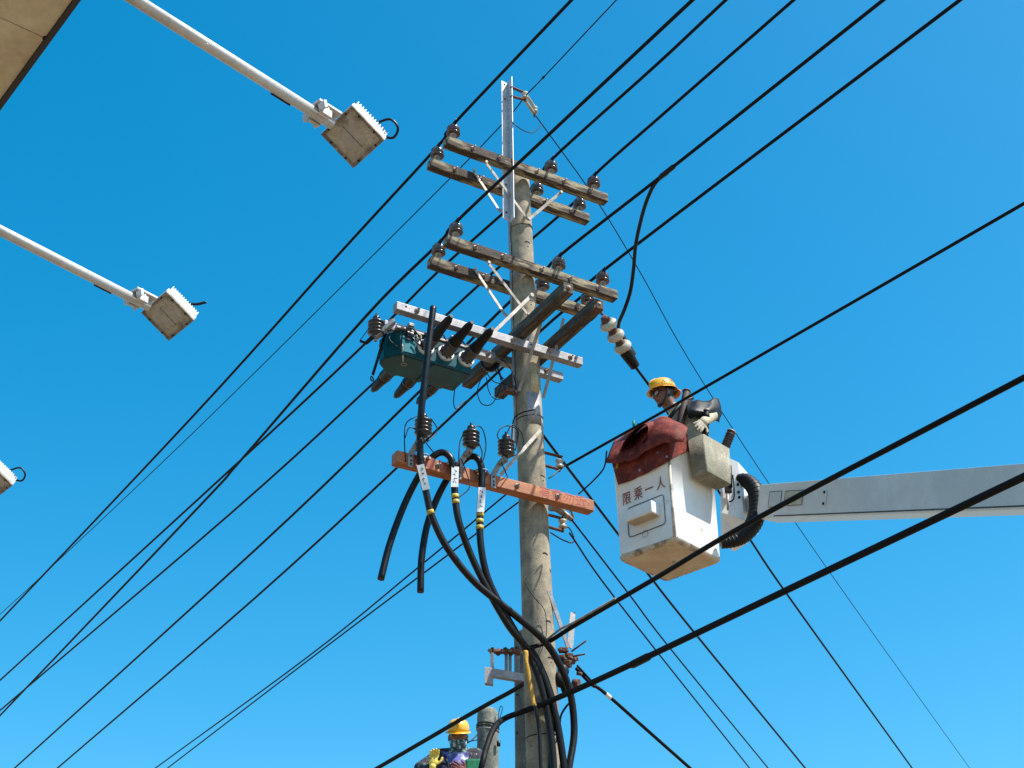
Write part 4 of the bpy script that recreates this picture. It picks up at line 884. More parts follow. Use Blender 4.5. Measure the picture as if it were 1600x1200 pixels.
# bracket with three hooks
BY = 11.75
t = thing('hook_bracket', 'galvanised bracket with upright hooks and rusty rollers left of the post', 'bracket', frame(PY(790, 1055, BY)))
a = PY(764, 1051, BY); b = PY(818, 1060, BY + 0.2)
part(MB().bar(a, b, 0.05, 0.07, bev=0.003), 'channel', 'galv', t)
part(MB().box(a - Z * 0.035, (b - a).normalized() * 0.042, V((0, .03, 0)), Z * 0.07, 0.003), 'end_plate', 'galv', t)
for k, px in enumerate((769, 791, 797, 810)):
    q = PY(px, 1048, BY + 0.004 * (px - 764)); r_ = PY(px, 1020, BY + 0.004 * (px - 764))
    part(MB().bar(q - Z * 0.02, r_, 0.028, 0.012, up=V((0, 1, 0)), bev=0.002), 'upright', 'galv_dull' if k % 2 else 'galv', t)
for px in (774, 794, 805):
    q = PY(px, 1018, BY + 0.1)
    ro = part(MB().lathe([(0.030, -0.04), (0.034, -0.03), (0.018, 0.0), (0.034, 0.03), (0.030, 0.04)], q, (b - a).normalized(), 16), 'roller', 'rust', t)
    part(MB().lathe([(0.014, -0.07), (0.014, 0.07)], q, (b - a).normalized(), 8), 'axle', 'bolt', ro)

# ================================================================ bucket, boom
ZB = 6.70
NB = PZ(1055, 842, ZB)
ea = R(47.0); E_1 = V((math.cos(ea), math.sin(ea), 0)); E_2 = V((-math.sin(ea), math.cos(ea), 0))
BL1, BL2, BH = 0.645, 0.605, 0.965
bo = NB + E_1 * BL1 / 2 + E_2 * BL2 / 2
bf = frame(bo, E_1, E_2, Z)
bk = thing('lift_bucket', 'white fibreglass lift bucket with red lettering hanging at the end of the boom', 'lift bucket', bf)
def rrect(hx, hy, r, n=5):
    pts = []
    for cx, cy, a0 in ((hx - r, hy - r, 0), (-hx + r, hy - r, 90), (-hx + r, -hy + r, 180), (hx - r, -hy + r, 270)):
        for k in range(n + 1): a = R(a0 + 90 * k / n); pts.append((cx + r * math.cos(a), cy + r * math.sin(a)))
    return pts
def shell(levels, hx, hy, r, close_bottom=True):
    mb = MB(); n = None; vs = []
    for z, sc, rr in levels:
        ring = rrect(hx * sc, hy * sc, rr); n = len(ring); vs += [(x, y, z) for x, y in ring]
    fs = [[i * n + k, i * n + (k + 1) % n, (i + 1) * n + (k + 1) % n, (i + 1) * n + k] for i in range(len(levels) - 1) for k in range(n)]
    mb.add(vs, fs, True)
    if close_bottom: mb.f.append(list(range(n))[::-1]); mb.sm.append(False); mb.f.append([(len(levels) - 1) * n + k for k in range(n)]); mb.sm.append(False)
    return mb
hx, hy = BL1 / 2, BL2 / 2
part(shell([(0.0, 0.955, 0.04), (0.010, 0.98, 0.045), (0.035, 0.995, 0.045), (0.3, 1.0, 0.04), (BH - 0.03, 1.02, 0.04), (BH - 0.03, 1.035, 0.05), (BH, 1.035, 0.05), (BH, 0.95, 0.04), (0.06, 0.93, 0.04)], hx, hy, 0.04), 'shell', 'bucketwhite', bk, False)
gr = MB(); lv_ = [(-0.003, 0.86, 0.04), (-0.004, 0.95, 0.045), (0.009, 0.988, 0.047), (0.030, 1.004, 0.046)]; gv = []
for z_, sc_, rr_ in lv_: gv += [(x_ * (1 if z_ > -.001 else 1), y_, z_ + (0.012 * math.sin(k_ * 2.3) if z_ > 0.02 else 0)) for k_, (x_, y_) in enumerate(rrect(hx * sc_, hy * sc_, rr_, 8))]
gn = len(gv) // len(lv_)
gr.add(gv, [[i_ * gn + k_, i_ * gn + (k_ + 1) % gn, (i_ + 1) * gn + (k_ + 1) % gn, (i_ + 1) * gn + k_] for i_ in range(len(lv_) - 1) for k_ in range(gn)], True)
part(gr, 'bottom_edge', 'grime', bk, False, label='scuffed brown bottom edge')
part(shell([(-0.0045, 0.87, 0.035), (0.0005, 0.88, 0.035)], hx, hy, 0.04), 'bottom_panel', 'bounce_tan', bk, False)  # floor panel of the bucket, its tan painted as light from the ground
part(MB().tube([(-hx * 0.985 + 0.004, -hy * 0.985 + 0.004, 0.03), (-hx + 0.006, -hy + 0.006, 0.3), (-hx * 1.01 + 0.006, -hy * 1.01 + 0.006, BH - 0.05)], 0.012, 8), 'corner_wear', 'grime', bk, False)
part(MB().lathe([(0.018, 0), (0.018, 0.005)], (0.02, -0.02, -0.008), Z, 14), 'drain_plug', 'galv_dull', bk, False)
# left-hand panel (faces the street side): normal is -E_1 side? the shaded face carries the letters
nl = -E_1; FX = -hx * 1.004
def face_pt(px, py, lift=0.0):                                # a point of the shaded face, from the photograph
    d = ray(px, py); o = bo + nl * (hx * 1.004 + lift); k = (o - CAM).dot(nl) / d.dot(nl); return CAM + d * k
chars = [('限', 979, 780), ('乘', 997, 772), ('一', 1014, 765), ('人', 1032, 756)]
for ch, px, py in chars:
    lettering(ch, 0.098, 'red_character', 'redpaint', bk, face_pt(px, py, 0.008), -E_2, Z, 0.0006, tall=1.3)
c = face_pt(1010, 805, 0.0)
st = MB().box(c + nl * 0.05 + Z * 0.0, E_2 * 0.145, nl * 0.062, Z * 0.055, 0.014)
stp = part(st, 'step_pocket', 'bucketwhite', bk, label='white moulded step pocket under the lettering')
cr = c + nl * 0.006 - Z * 0.01
rim = MB().tube([cr + E_2 * x_ + Z * y_ for x_, y_ in rrect(0.195, 0.135, 0.03, 4)] + [cr + E_2 * 0.195 + Z * 0.105], 0.0035, 6, False)
part(rim, 'pocket_outline', 'mastic', bk)
part(MB().torus(face_pt(1008, 834, 0.008), nl, 0.030, 0.0015, 20, 5), 'round_stamp', 'mastic', bk)
part(MB().box(c + nl * 0.054 - Z * 0.0550, E_2 * 0.132, nl * 0.048, Z * 0.003, 0.002), 'pocket_underside', 'bounce_tan', bk)  # thin sheet with the warm upward bounce put into its colour
# red rubber blanket over the rim
blk = thing('rubber_blanket', 'red rubber blanket draped over the rim of the bucket facing the pole', 'blanket', frame(bo + Z * BH))
def bl_pt(px, py, y): return PY(px, py, y)
def refine(vs, n, k=5, amp=0.0, seed=0):                       # spline-refined copy of a point grid, n columns
    rows = [spline(vs[i:i + n], k) for i in range(0, len(vs), n)]
    cols = [spline([rw[q] for rw in rows], k) for q in range(len(rows[0]))]
    m = len(cols[0]); rnd = random.Random(seed); ph = [rnd.uniform(0, 6) for _ in range(6)]
    out = []
    for i in range(m):
        for q in range(len(cols)):
            e = amp * (math.sin(q * .9 + i * .35 + ph[0]) + .8 * abs(math.sin(q * .37 - i * .5 + ph[1])) + .5 * math.sin(q * 1.7 + i * 1.1 + ph[2]))
            out.append(cols[q][i] + (nl * .6 + Z * .8) * e)
    return out, len(cols)
def sheet(vs, fs, name, m, parent, th=0.006, label=None, n=None, amp=0.0):
    if n:
        vs, c = refine(vs, n, 5, amp, len(name)); rws_ = len(vs) // c
        fs = [[i * c + k, i * c + k + 1, (i + 1) * c + k + 1, (i + 1) * c + k] for i in range(rws_ - 1) for k in range(c - 1)]
    o = part(MB().add(vs, fs, True), name, m, parent, label=label)
    sm_ = o.modifiers.new('s', 'SOLIDIFY'); sm_.thickness = th; sm_.offset = 0
    return o
def rface0(px, py, lift=0.0):
    d = ray(px, py); o = bo - E_2 * (hy * 1.02 + lift); k = (o - CAM).dot(E_2) / d.dot(E_2); return CAM + d * k
topr = [(953, 712), (972, 708), (990, 700), (1008, 690), (1026, 684), (1044, 678)]; botr = [(966, 758), (985, 751), (1003, 743), (1020, 734), (1035, 726), (1049, 718)]
vs = []; nr_ = 6
for i in range(nr_):
    k = i / (nr_ - 1)
    for q, (a, b) in enumerate(zip(topr, botr)):
        vs.append(face_pt(a[0] + (b[0] - a[0]) * k, a[1] + (b[1] - a[1]) * k, 0.040 - 0.018 * k + 0.010 * math.sin(q * 1.9 + k * 2)))
    for (a, b) in (((1062, 672), (1062, 711)), ((1073, 668), (1076, 705))):
        vs.append(rface0(a[0] + (b[0] - a[0]) * k, a[1] + (b[1] - a[1]) * k, 0.030 - 0.01 * k))
n = 8
sheet(vs, [[i * n + k, i * n + k + 1, (i + 1) * n + k + 1, (i + 1) * n + k] for i in range(nr_ - 1) for k in range(n - 1)], 'drape', 'mat_red', blk, n=8, amp=0.002)
rws = [[(960, 690, -.22), (976, 680, -.25), (992, 671, -.28), (1010, 662, -.28), (1034, 651, -.26), (1055, 658, -.20), (1074, 667, -.06)],
       [(955, 700, -.02), (974, 692, -.05), (992, 686, -.10), (1010, 672, -.04), (1034, 660, .0), (1055, 664, .0), (1074, 671, -.02)],
       [(950, 712, .07), (972, 706, .08), (992, 702, .03), (1010, 686, .09), (1034, 674, .11), (1054, 676, .10), (1072, 677, .02)],
       [(948, 719, .10), (971, 716, .115), (992, 711, .07), (1011, 697, .12), (1035, 686, .13), (1054, 686, .12), (1070, 684, .05)],
       [(947, 724, .10), (971, 723, .11), (992, 717, .075), (1012, 704, .11), (1036, 693, .12), (1053, 692, .115), (1068, 690, .06)]]
vs = [face_pt(*q) for rw in rws for q in rw]; n = 7
sheet(vs, [[i * n + k, i * n + k + 1, (i + 1) * n + k + 1, (i + 1) * n + k] for i in range(4) for k in range(n - 1)], 'top_flap', 'mat_red', blk, n=7, amp=0.003)
# an open fold standing up from the flap, dark inside
arc = [(968, 706), (974, 692), (985, 677), (998, 666), (1008, 663), (1013, 669), (1010, 681), (1002, 692)]
vs = []
for lf, sx, sy in ((.135, 0, 0), (.04, 5, -3), (-.06, 9, -4), (-.16, 12, -4)):
    vs += [face_pt(a + sx, b + sy, lf) for a, b in arc]
sheet(vs, None, 'open_fold', 'mat_red', blk, 0.005, n=8)
for (px, py) in ((1028, 707), (1000, 735), (1042, 714)):
    q = face_pt(px, py, 0.045); part(MB().lathe([(0.012, 0), (0.012, 0.006)], q, nl, 10), 'eyelet', 'galv', blk)
part(MB().bar(face_pt(965, 722, .05), face_pt(964, 731, .05), 0.022, 0.012, up=nl), 'yellow_tab', 'yellow', blk)
q = PY(990, 660, bo.y + .2)
solo(MB().tube([q - Z * .08, q + Z * 0.02], 0.012, 8).tube([q + U * .06 - Z * .08, q + U * 0.05], 0.012, 8), 'green_tool_handle', 'green', 'small green tool handles poking up behind the red blanket', 'tool', q)

# tool box on the lit face
nr = -E_2
def rface(px, py, lift=0.0):
    d = ray(px, py); o = bo + nr * (hy * 1.02 + lift); k = (o - CAM).dot(nr) / d.dot(nr); return CAM + d * k
il = rface(1080, 746, 0.03); it = rface(1079, 691, 0.03)
tbh = (it.z - il.z); tbw, tbd = 0.36, 0.165
tc_ = il + E_1 * tbw / 2 + nr * tbd / 2; tc_.z = il.z + tbh / 2
tb = thing('tool_box', 'dusty beige tool box hung on the sunny side of the bucket', 'tool box', frame(tc_, E_1, E_2, Z))
part(shell([(-tbh / 2, 0.94, 0.012), (-tbh / 2 + 0.01, 0.97, 0.015), (tbh / 2, 1.06, 0.015), (tbh / 2, 1.00, 0.012), (-tbh / 2 + 0.02, 0.93, 0.012)], tbw / 2, tbd / 2, 0.015), 'box_shell', 'toolbox', tb, False)
part(MB().box((0, tbd / 2 + 0.012, 0.10), (0.06, 0, 0), (0, 0.016, 0), (0, 0, 0.05), 0.004), 'hook_plate', 'galv_dull', tb, False)
# things in the box
def stick(label, p, q, r, name='tool_stick', m='stick', ribs=0):
    t = thing(name, label, 'tool', frame(p)); d = (q - p)
    part(MB().tube([p, p + d * 0.02, p + d * 0.98, q], [r * .9, r, r, r * 0.9], 14), 'shaft', m, t)
    for k in range(ribs): part(MB().lathe([(r, -0.004), (r + 0.006, 0), (r, 0.004)], p + d * ((k + 1) / (ribs + 1.5)), d, 14), 'rib', m, t)
    part(MB().lathe([(r * 1.12, -0.012), (r * 1.12, 0.0), (r * .7, 0.006)], q, d, 14), 'end_cap', 'rust' if not ribs else 'bolt', t)
    return t
yb = tc_.y
stick('thick dark brown tool stick standing in front of the worker shoulder', PY(1061, 672, bo.y - .16), PY(1073, 611, bo.y - 0.10), 0.034)
stick('short black ribbed tool standing in the tool box', PY(1101, 688, yb + .02), PY(1104, 641, yb + 0.02), 0.028, m='rubber', ribs=6)
stick('brown ribbed tool leaning out of the tool box far corner', PY(1128, 712, yb + .16), PY(1143, 674, yb + 0.16), 0.037, m='stick', ribs=8)

# mounting bracket between bucket and boom
mk_ = thing('boom_mount', 'white steel mounting bracket with dark levers between bucket and boom', 'bracket', frame(bo + E_1 * (hx + .1) + Z * .5))
pb = bo + E_1 * (hx + 0.03)
def mface(px, py, dd_): return PY(px, py, dd_)
ym = (bo + E_1 * hx - E_2 * hy * 0.6).y
plate = [(1138, 715), (1153, 722), (1163, 812), (1126, 800), (1126, 745)]
fr_ = [PY(a, b, ym) for a, b in plate]; bkp = [p + V((0.16, 0.30, 0)) for p in fr_]
n = len(plate)
part(MB().add(fr_ + bkp, [list(range(n)), list(range(n, 2 * n))[::-1]] + [[i, (i + 1) % n, n + (i + 1) % n, n + i] for i in range(n)]), 'side_plate', 'bucketwhite', mk_)
lowp = [PY(1126, 800, ym), PY(1162, 812, ym), PY(1150, 832, ym + .1), PY(1127, 846, ym + .12)]
lb = [p + V((0.14, 0.26, 0.02)) for p in lowp]
part(MB().add(lowp + lb, [[0, 1, 2, 3], [7, 6, 5, 4]] + [[i, (i + 1) % 4, 4 + (i + 1) % 4, 4 + i] for i in range(4)]), 'lower_gusset', 'bucketwhite', mk_)
for (px, py) in ((1153, 757), (1154, 769), (1155, 777)):
    part(MB().lathe([(0.012, -.004), (0.012, 0.008)], PY(px, py, ym - .004), V((0, -1, -.2)), 10), 'bolt_hole', 'hole', mk_)
lv = MB().tube([PY(1140, 728, ym - .05), PY(1140, 748, ym - .05), PY(1142, 762, ym - .05)], [0.018, 0.024, 0.016], 10).tube(spline([PY(1145, 742, ym - .05), PY(1147, 765, ym - .06), PY(1146, 780, ym - .05), PY(1137, 785, ym - .04)], 6), 0.007, 6).box(PY(1138, 765, ym - .04), V((.03, 0, 0)), V((0, .02, 0)), V((0, 0, .03)), .006)
part(lv, 'control_lever', 'rubber', mk_); part(MB().tube([PY(1137, 772, ym - .04), PY(1137, 797, ym - .04)], [0.016, 0.008], 8), 'valve_stem', 'galv', mk_)

# boom
BP0 = PY(1186, 788, 11.5); BP1 = PY(1600, 765, 8.55); bd = (BP1 - BP0).normalized()
b_end = BP1 + bd * 3.2
sd_ = bd.cross(Z).normalized(); up_ = sd_.cross(bd).normalized()
if sd_.dot(CAM - BP0) < 0: sd_ = -sd_
BP0 = BP0 + bd * 0.18
boom = thing('lift_boom', 'long light grey box boom reaching in from the right edge to the bucket', 'boom', frame(BP0))
part(MB().box((BP0 + b_end) / 2, (b_end - BP0) / 2, sd_ * 0.115, up_ * 0.148, 0.012), 'box_section', 'boom', boom)
part(MB().bar(BP0 + bd * .3 + sd_ * 0.1165 - up_ * 0.128, b_end + sd_ * 0.1165 - up_ * 0.128, 0.010, 0.002, up=sd_), 'weld_line', 'mastic', boom)
def boom_face(px, py, lift):
    d = ray(px, py); o = BP0 + sd_ * (0.115 + lift); k = (o - CAM).dot(sd_) / d.dot(sd_); return CAM + d * k
for (px, py, w_, h_, m, nm) in ((1211, 780, .20, .13, 'panelgrey', 'cover_plate'), (1240, 778, .28, .12, 'panelcream', 'sticker')):
    c = boom_face(px, py, 0.003)
    pnl = part(MB().box(c, bd * w_ / 2, sd_ * 0.0025, up_ * h_ / 2, 0.001), nm, m, boom)
    ol = MB()
    for s in (-1, 1): ol.bar(c - bd * w_ / 2 + up_ * h_ / 2 * s + sd_ * .0028, c + bd * w_ / 2 + up_ * h_ / 2 * s + sd_ * .0028, 0.005, 0.001, up=sd_).bar(c + bd * w_ / 2 * s - up_ * h_ / 2 + sd_ * .0032, c + bd * w_ / 2 * s + up_ * h_ / 2 + sd_ * .0032, 0.005, 0.001, up=sd_)
    part(ol, 'outline', 'mastic', pnl)
c = boom_face(1288, 778, 0.004)
pn = part(MB().box(c, bd * 0.03, sd_ * 0.003, up_ * 0.055, 0.001), 'bolt_plate', 'boom', boom)
for s in (-1, 1): part(MB().lathe([(0.012, 0), (0.012, 0.006)], c + up_ * 0.045 * s + sd_ * .003, sd_, 10), 'bolt', 'hole', pn)
part(MB().box(BP0 - bd * 0.22, bd * 0.24, sd_ * 0.05, up_ * 0.08, 0.02), 'end_fitting', 'boom', boom)
# black hose loop round the end fitting
hl = thing('hose_loop', 'broad black hose loop curving round the joint between bucket and boom', 'hose', frame(PY(1165, 800, ym + .1)))
hp_ = [(1150, 750, .06), (1166, 751, .0), (1180, 766, -.06), (1184, 792, -.10), (1178, 817, -.14), (1164, 835, -.16), (1147, 845, -.18), (1126, 850, -.18)]
cp = spline([PY(a, b, ym + c) for a, b, c in hp_], 8)
hb_ = MB(); wv = V((0.35, 0.94, 0.1)).normalized()
hb_.tube(cp, [0.045 + 0.030 * math.sin(math.pi * min(1, 0.05 + i / len(cp))) for i in range(len(cp))], 14)
part(hb_, 'hose', 'rubber', hl)
for i in range(3, len(cp) - 3, 2):
    d = (cp[i + 1] - cp[i - 1]).normalized(); rr = 0.047 + 0.030 * math.sin(math.pi * min(1, 0.05 + i / len(cp)))
    part(MB().lathe([(rr - .004, -.008), (rr + .001, -.004), (rr + .001, .004), (rr - .004, .008)], cp[i], d, 14), 'sleeve_rib', 'rubber', hl)
# ================================================================ people
def skin_body(segs, rad, extras, voxel, name, mats, pick, parent):
    """segs: edges between named joints; one continuous remeshed surface"""
    mb = MB()
    for a, b in segs:
        pa, pb, ra, rb_ = V(rad[a][0]), V(rad[b][0]), rad[a][1], rad[b][1]
        n = 7; mb.tube([pa + (pb - pa) * k / n for k in range(n + 1)], [ra + (rb_ - ra) * k / n for k in range(n + 1)], 14)
    for nme, (p, r) in rad.items(): mb.ell(p, V((r, 0, 0)), V((0, r, 0)), V((0, 0, r)), 14, 9)
    for e in extras: mb.ell(*e)
    base = XF[parent.name]; me = mb.mesh(name, base.inverted())
    o = bpy.data.objects.new(name, me); COL.objects.link(o)
    rm = o.modifiers.new('r', 'REMESH'); rm.mode = 'VOXEL'; rm.voxel_size = voxel; rm.use_smooth_shade = True
    sm_ = o.modifiers.new('s', 'SMOOTH'); sm_.iterations = 4; sm_.factor = 0.5
    me2 = bpy.data.meshes.new_from_object(o.evaluated_get(bpy.context.evaluated_depsgraph_get()))
    bpy.data.objects.remove(o)
    me2.materials.clear()
    for m in mats: me2.materials.append(X[m])
    for p in me2.polygons:
        p.use_smooth = True; p.material_index = pick(base @ p.center)
    o = bpy.data.objects.new(name, me2); COL.objects.link(o); o.parent = parent; XF[o.name] = base
    return o
def head_extras(c, f, s, u, k=1.0):
    """c centre, f facing, s the person's left, u up; k head scale (height 0.23)"""
    E = []
    def e(cf, cs, cu, rf, rs, ru): E.append((c + f * cf * k + s * cs * k + u * cu * k, f * rf * k, s * rs * k, u * ru * k))
    e(-.01, 0, .025, .098, .076, .088)       # skull
    e(.028, 0, -.045, .062, .060, .075)      # face
    e(.052, 0, -.098, .030, .032, .022)      # chin
    e(.092, 0, -.028, .020, .014, .028)      # nose
    e(.100, 0, -.042, .014, .018, .012)
    e(.080, 0, -.068, .016, .027, .008)      # lips
    e(.078, .034, .012, .018, .026, .010); e(.078, -.034, .012, .018, .026, .010)    # brows
    for sg in (-1, 1): e(.060, .040 * sg, -.035, .022, .020, .022); e(-.005, .080 * sg, -.012, .022, .010, .032)   # cheeks, ears
    return E
def helmet(o, f, s, u, parent, m='helmet', k=1.0):
    d, nr_ = 20, 28; vs = []
    prof = [(1.0, 0.0), (0.985, 0.25), (0.93, 0.5), (0.80, 0.74), (0.58, 0.90), (0.30, 0.98), (0.02, 1.0)]
    def P(a, r, h):
        ridge = 0.006 * max(0, math.cos(2 * a)) ** 6 if h > .3 else 0
        return o + (f * 0.138 * math.cos(a) * r + s * 0.116 * math.sin(a) * r) * k + u * (h * 0.128 + ridge) * k
    for r, h in prof: vs += [P(2 * math.pi * i / nr_, r, h) for i in range(nr_)]
    fs = [[j * nr_ + i, j * nr_ + (i + 1) % nr_, (j + 1) * nr_ + (i + 1) % nr_, (j + 1) * nr_ + i] for j in range(len(prof) - 1) for i in range(nr_)]
    mb = MB().add(vs, fs, True)
    mb.f.append([(len(prof) - 1) * nr_ + i for i in range(nr_)]); mb.sm.append(True)
    h_ = part(mb, 'helmet', m, parent)
    md = h_.modifiers.new('s', 'SOLIDIFY'); md.thickness = 0.004
    # brim
    vs = []
    for j, (r, dz) in enumerate(((0.98, 0.004), (1.06, -0.003), (1.14, -0.010))):
        for i in range(nr_):
            a = 2 * math.pi * i / nr_; ex = 1 + (r - 1) * (1.7 if math.cos(a) > 0.3 else 0.8)
            vs.append(o + (f * 0.138 * math.cos(a) * ex + s * 0.116 * math.sin(a) * ex) * k + u * dz * k)
    fs = [[j * nr_ + i, j * nr_ + (i + 1) % nr_, (j + 1) * nr_ + (i + 1) % nr_, (j + 1) * nr_ + i] for j in range(2) for i in range(nr_)]
    br = part(MB().add(vs, fs, True), 'brim', m, h_); md = br.modifiers.new('s', 'SOLIDIFY'); md.thickness = 0.004
    rg = part(MB().tube([P(a, 0.0 + abs(math.cos(a)) * .0 + r, hh_) for a, r, hh_ in [(0, .96, .4), (0, .80, .76), (0, .4, .97), (math.pi, .4, .97), (math.pi, .8, .76), (math.pi, .96, .4)]], 0.009 * k, 8), 'crown_ridge', m, h_)
    return h_
def hand(palm, fdir, nrm, thumb_side, m, parent, curl=0.35, k=1.0, spread=0.10):
    """one continuous gloved hand with five fingers"""
    fdir = fdir.normalized(); nrm = nrm.normalized(); sd2 = fdir.cross(nrm).normalized() * thumb_side
    mb = MB(); mb.ell(palm, fdir * .048 * k, sd2 * .042 * k, nrm * .017 * k, 14, 10); mb.ell(palm - fdir * .045 * k, fdir * .03 * k, sd2 * .03 * k, nrm * .022 * k, 12, 8)
    for j, (off, L) in enumerate(((.030, .072), (.010, .082), (-.010, .076), (-.029, .058))):
        p = palm + fdir * .035 * k + sd2 * off * k; d = (fdir + sd2 * spread * (1.5 - j)).normalized(); pts = [p]
        for st_ in range(3):
            p = p + d * L * k * (.42, .32, .26)[st_]; pts.append(p); d = (d - nrm * curl * -1).normalized()
        mb.tube(spline(pts, 3), 0.0098 * k, 10); mb.ell(pts[-1], fdir * .0095 * k, sd2 * .0095 * k, nrm * .0095 * k, 10, 6)
    p = palm + sd2 * .035 * k - fdir * .012 * k; q = p + (sd2 * .8 + fdir * .6).normalized() * .036 * k; q2_ = q + (sd2 * .3 + fdir).normalized() * .032 * k
    mb.tube(spline([p - sd2 * .015, p, q, q2_], 3), 0.011 * k, 10); mb.ell(q2_, fdir * .0105 * k, sd2 * .0105 * k, nrm * .0105 * k, 10, 6)
    o = part(mb, 'hand', m, parent); rm = o.modifiers.new('r', 'REMESH'); rm.mode = 'VOXEL'; rm.voxel_size = 0.005; rm.use_smooth_shade = True
    return o

# ---- worker in the near bucket
Yw = bo.y
hc = PY(1037, 616, Yw - 0.02)                                 # head centre
f_h = (V((-0.93, -0.30, -0.16))).normalized(); s_h = Z.cross(f_h).normalized(); u_h = f_h.cross(s_h).normalized()
wk = thing('person', 'worker in yellow helmet and safety glasses leaning forward in the white bucket', 'person', frame(bo + Z * 0.062))
neck = hc - u_h * 0.12 - f_h * 0.035
chest = PY(1082, 672, Yw + 0.02); pel = bo + Z * 0.80 + E_1 * 0.10 - E_2 * 0.0
shR = PY(1052, 652, Yw - 0.16); shL = PY(1090, 640, Yw + 0.10)
shN = PY(1062, 655, Yw - 0.13); 
elb = PY(1117, 645, Yw + 0.02); wr = PY(1099, 660, Yw - 0.22)
J = {'pel': (pel, .15), 'belly': ((pel + chest) / 2, .155), 'chest': (chest, .15), 'upch': (PY(1066, 652, Yw), .115), 'neck0': (neck - u_h * .03 - f_h * .03, .062), 'neck': (neck, .056), 'head': (hc, .07),
     'sl': (PY(1086, 640, Yw - .02), .082), 'el': (elb, .066), 'wr': (wr, .042),
     'sr': (PY(1046, 668, Yw - .02), .075), 'er': (PY(1020, 700, Yw + .05), .055), 'wrr': (PY(1000, 680, Yw + 0.16), .036),
     'hl': (pel + E_2 * .09 - Z * .05, .10), 'kl': (pel + E_2 * .10 - Z * .40 - E_1 * .10, .07), 'al': (bo + E_2 * .10 + Z * .12 + E_1 * .06, .05), 'fl': (bo + E_2 * .10 + Z * .10 - E_1 * .12, .045),
     'hr': (pel - E_2 * .09 - Z * .05, .10), 'kr': (pel - E_2 * .10 - Z * .40 - E_1 * .10, .07), 'ar': (bo - E_2 * .10 + Z * .12 + E_1 * .06, .05), 'fr': (bo - E_2 * .10 + Z * .10 - E_1 * .12, .045)}
segs = [('pel', 'belly'), ('belly', 'chest'), ('chest', 'upch'), ('upch', 'neck0'), ('neck0', 'neck'), ('neck', 'head'), ('upch', 'sl'), ('sl', 'el'), ('el', 'wr'), ('upch', 'sr'), ('sr', 'er'), ('er', 'wrr'),
        ('pel', 'hl'), ('hl', 'kl'), ('kl', 'al'), ('al', 'fl'), ('pel', 'hr'), ('hr', 'kr'), ('kr', 'ar'), ('ar', 'fr')]
def pick1(p):
    q = p - hc
    if q.length < 0.16 and (p - (neck - u_h * .05)).dot(u_h) > 0.0:
        if q.dot(f_h) < 0.01 and q.dot(u_h) > -0.06 and abs(q.dot(s_h)) < .078: return 2
        return 0
    if p.z < pel.z: return 3
    sl_, el_ = J['sl'][0], J['el'][0]
    d = (el_ - sl_).normalized(); k = (p - sl_).dot(d)
    if k > 0.0 and (p - sl_ - d * k).length < 0.12: return 4
    return 1
skin_body(segs, J, head_extras(hc, f_h, s_h, u_h), 0.0075, 'body', ['skin', 'jacket_cream', 'hair', 'trousers', 'rubber'], pick1, wk)
ho = hc + u_h * 0.035
hm = helmet(ho, f_h, s_h, u_h, wk, k=0.92)
# marks on the helmet side: short dark strokes
side = -s_h if (-s_h).dot(CAM - hc) > 0 else s_h
for k in range(6):
    c = ho + f_h * (0.03 - k * 0.022) + u_h * 0.050 + side * 0.109 * math.sqrt(max(0.1, 1 - ((0.03 - k * .022) / .138) ** 2))
    part(MB().bar(c - f_h * 0.006, c + f_h * 0.006, 0.005, 0.004, up=side).bar(c - u_h * .007, c + u_h * .007, .005, .004, up=side), 'helmet_mark', 'ink', hm)
part(MB().ell(ho - f_h * 0.135 - u_h * .035, f_h * .022, s_h * .07, u_h * .035), 'neck_pad', 'helmet_orange', wk)
gl = MB()
for sg in (-1, 1):
    gl.ell(hc + f_h * .090 + s_h * .034 * sg - u_h * .008, f_h * .012, s_h * .032, u_h * .020, 14, 8)
g_ = part(gl, 'safety_glasses', 'lens', wk)
tm = MB()
for sg in (-1, 1): tm.bar(hc + f_h * .092 + s_h * .062 * sg + u_h * .004, hc - f_h * .02 + s_h * .086 * sg + u_h * .004, .005, .009)
tm.bar(hc + f_h * .100 + s_h * .06 + u_h * .012, hc + f_h * .100 - s_h * .06 + u_h * .012, .006, .006)
part(tm, 'frame', 'ink', g_)
cs_ = MB()
for sg in (-1, 1): cs_.tube(spline([ho + s_h * .09 * sg - u_h * .01, hc + s_h * .082 * sg - u_h * .05 + f_h * .015, hc + s_h * .055 * sg - u_h * .10 + f_h * .045, hc - u_h * .125 + f_h * .06], 5), 0.008, 6)
part(cs_, 'chin_strap', 'hair', wk)
part(MB().ell(hc + f_h * .066 - u_h * .112, f_h * .022, s_h * .026, u_h * .014), 'chin_cup', 'hair', wk)
# collar strap of the harness and rubber shoulder cape
hs_ = MB().tube(spline([PY(1044, 655, Yw - .13), PY(1056, 640, Yw - .15), PY(1068, 628, Yw - .10), PY(1082, 622, Yw - .02)], 6), 0.018, 8)
part(hs_, 'harness_strap', 'rubber', wk)
cp_ = MB(); vs = []
rowsc = [[(1074, 625), (1090, 627), (1108, 626), (1122, 622)], [(1072, 640), (1090, 640), (1110, 640), (1126, 636)], [(1074, 648), (1088, 645), (1108, 648), (1126, 650)], [(1078, 656), (1090, 650), (1108, 655), (1124, 661)]]
yoff = [[.0, -.05, .0, .1], [-.13, -.16, -.10, .05], [-.15, -.17, -.10, .05], [-.12, -.14, -.07, .06]]
for i in range(4):
    for k in range(4): vs.append(PY(*rowsc[i][k], Yw + yoff[i][k] - .06))
sheet(vs, [[i * 4 + k, i * 4 + k + 1, i * 4 + 5 + k, i * 4 + 4 + k] for i in range(3) for k in range(3)], 'rubber_cape', 'rubber', wk, 0.008, n=4, amp=0.006)
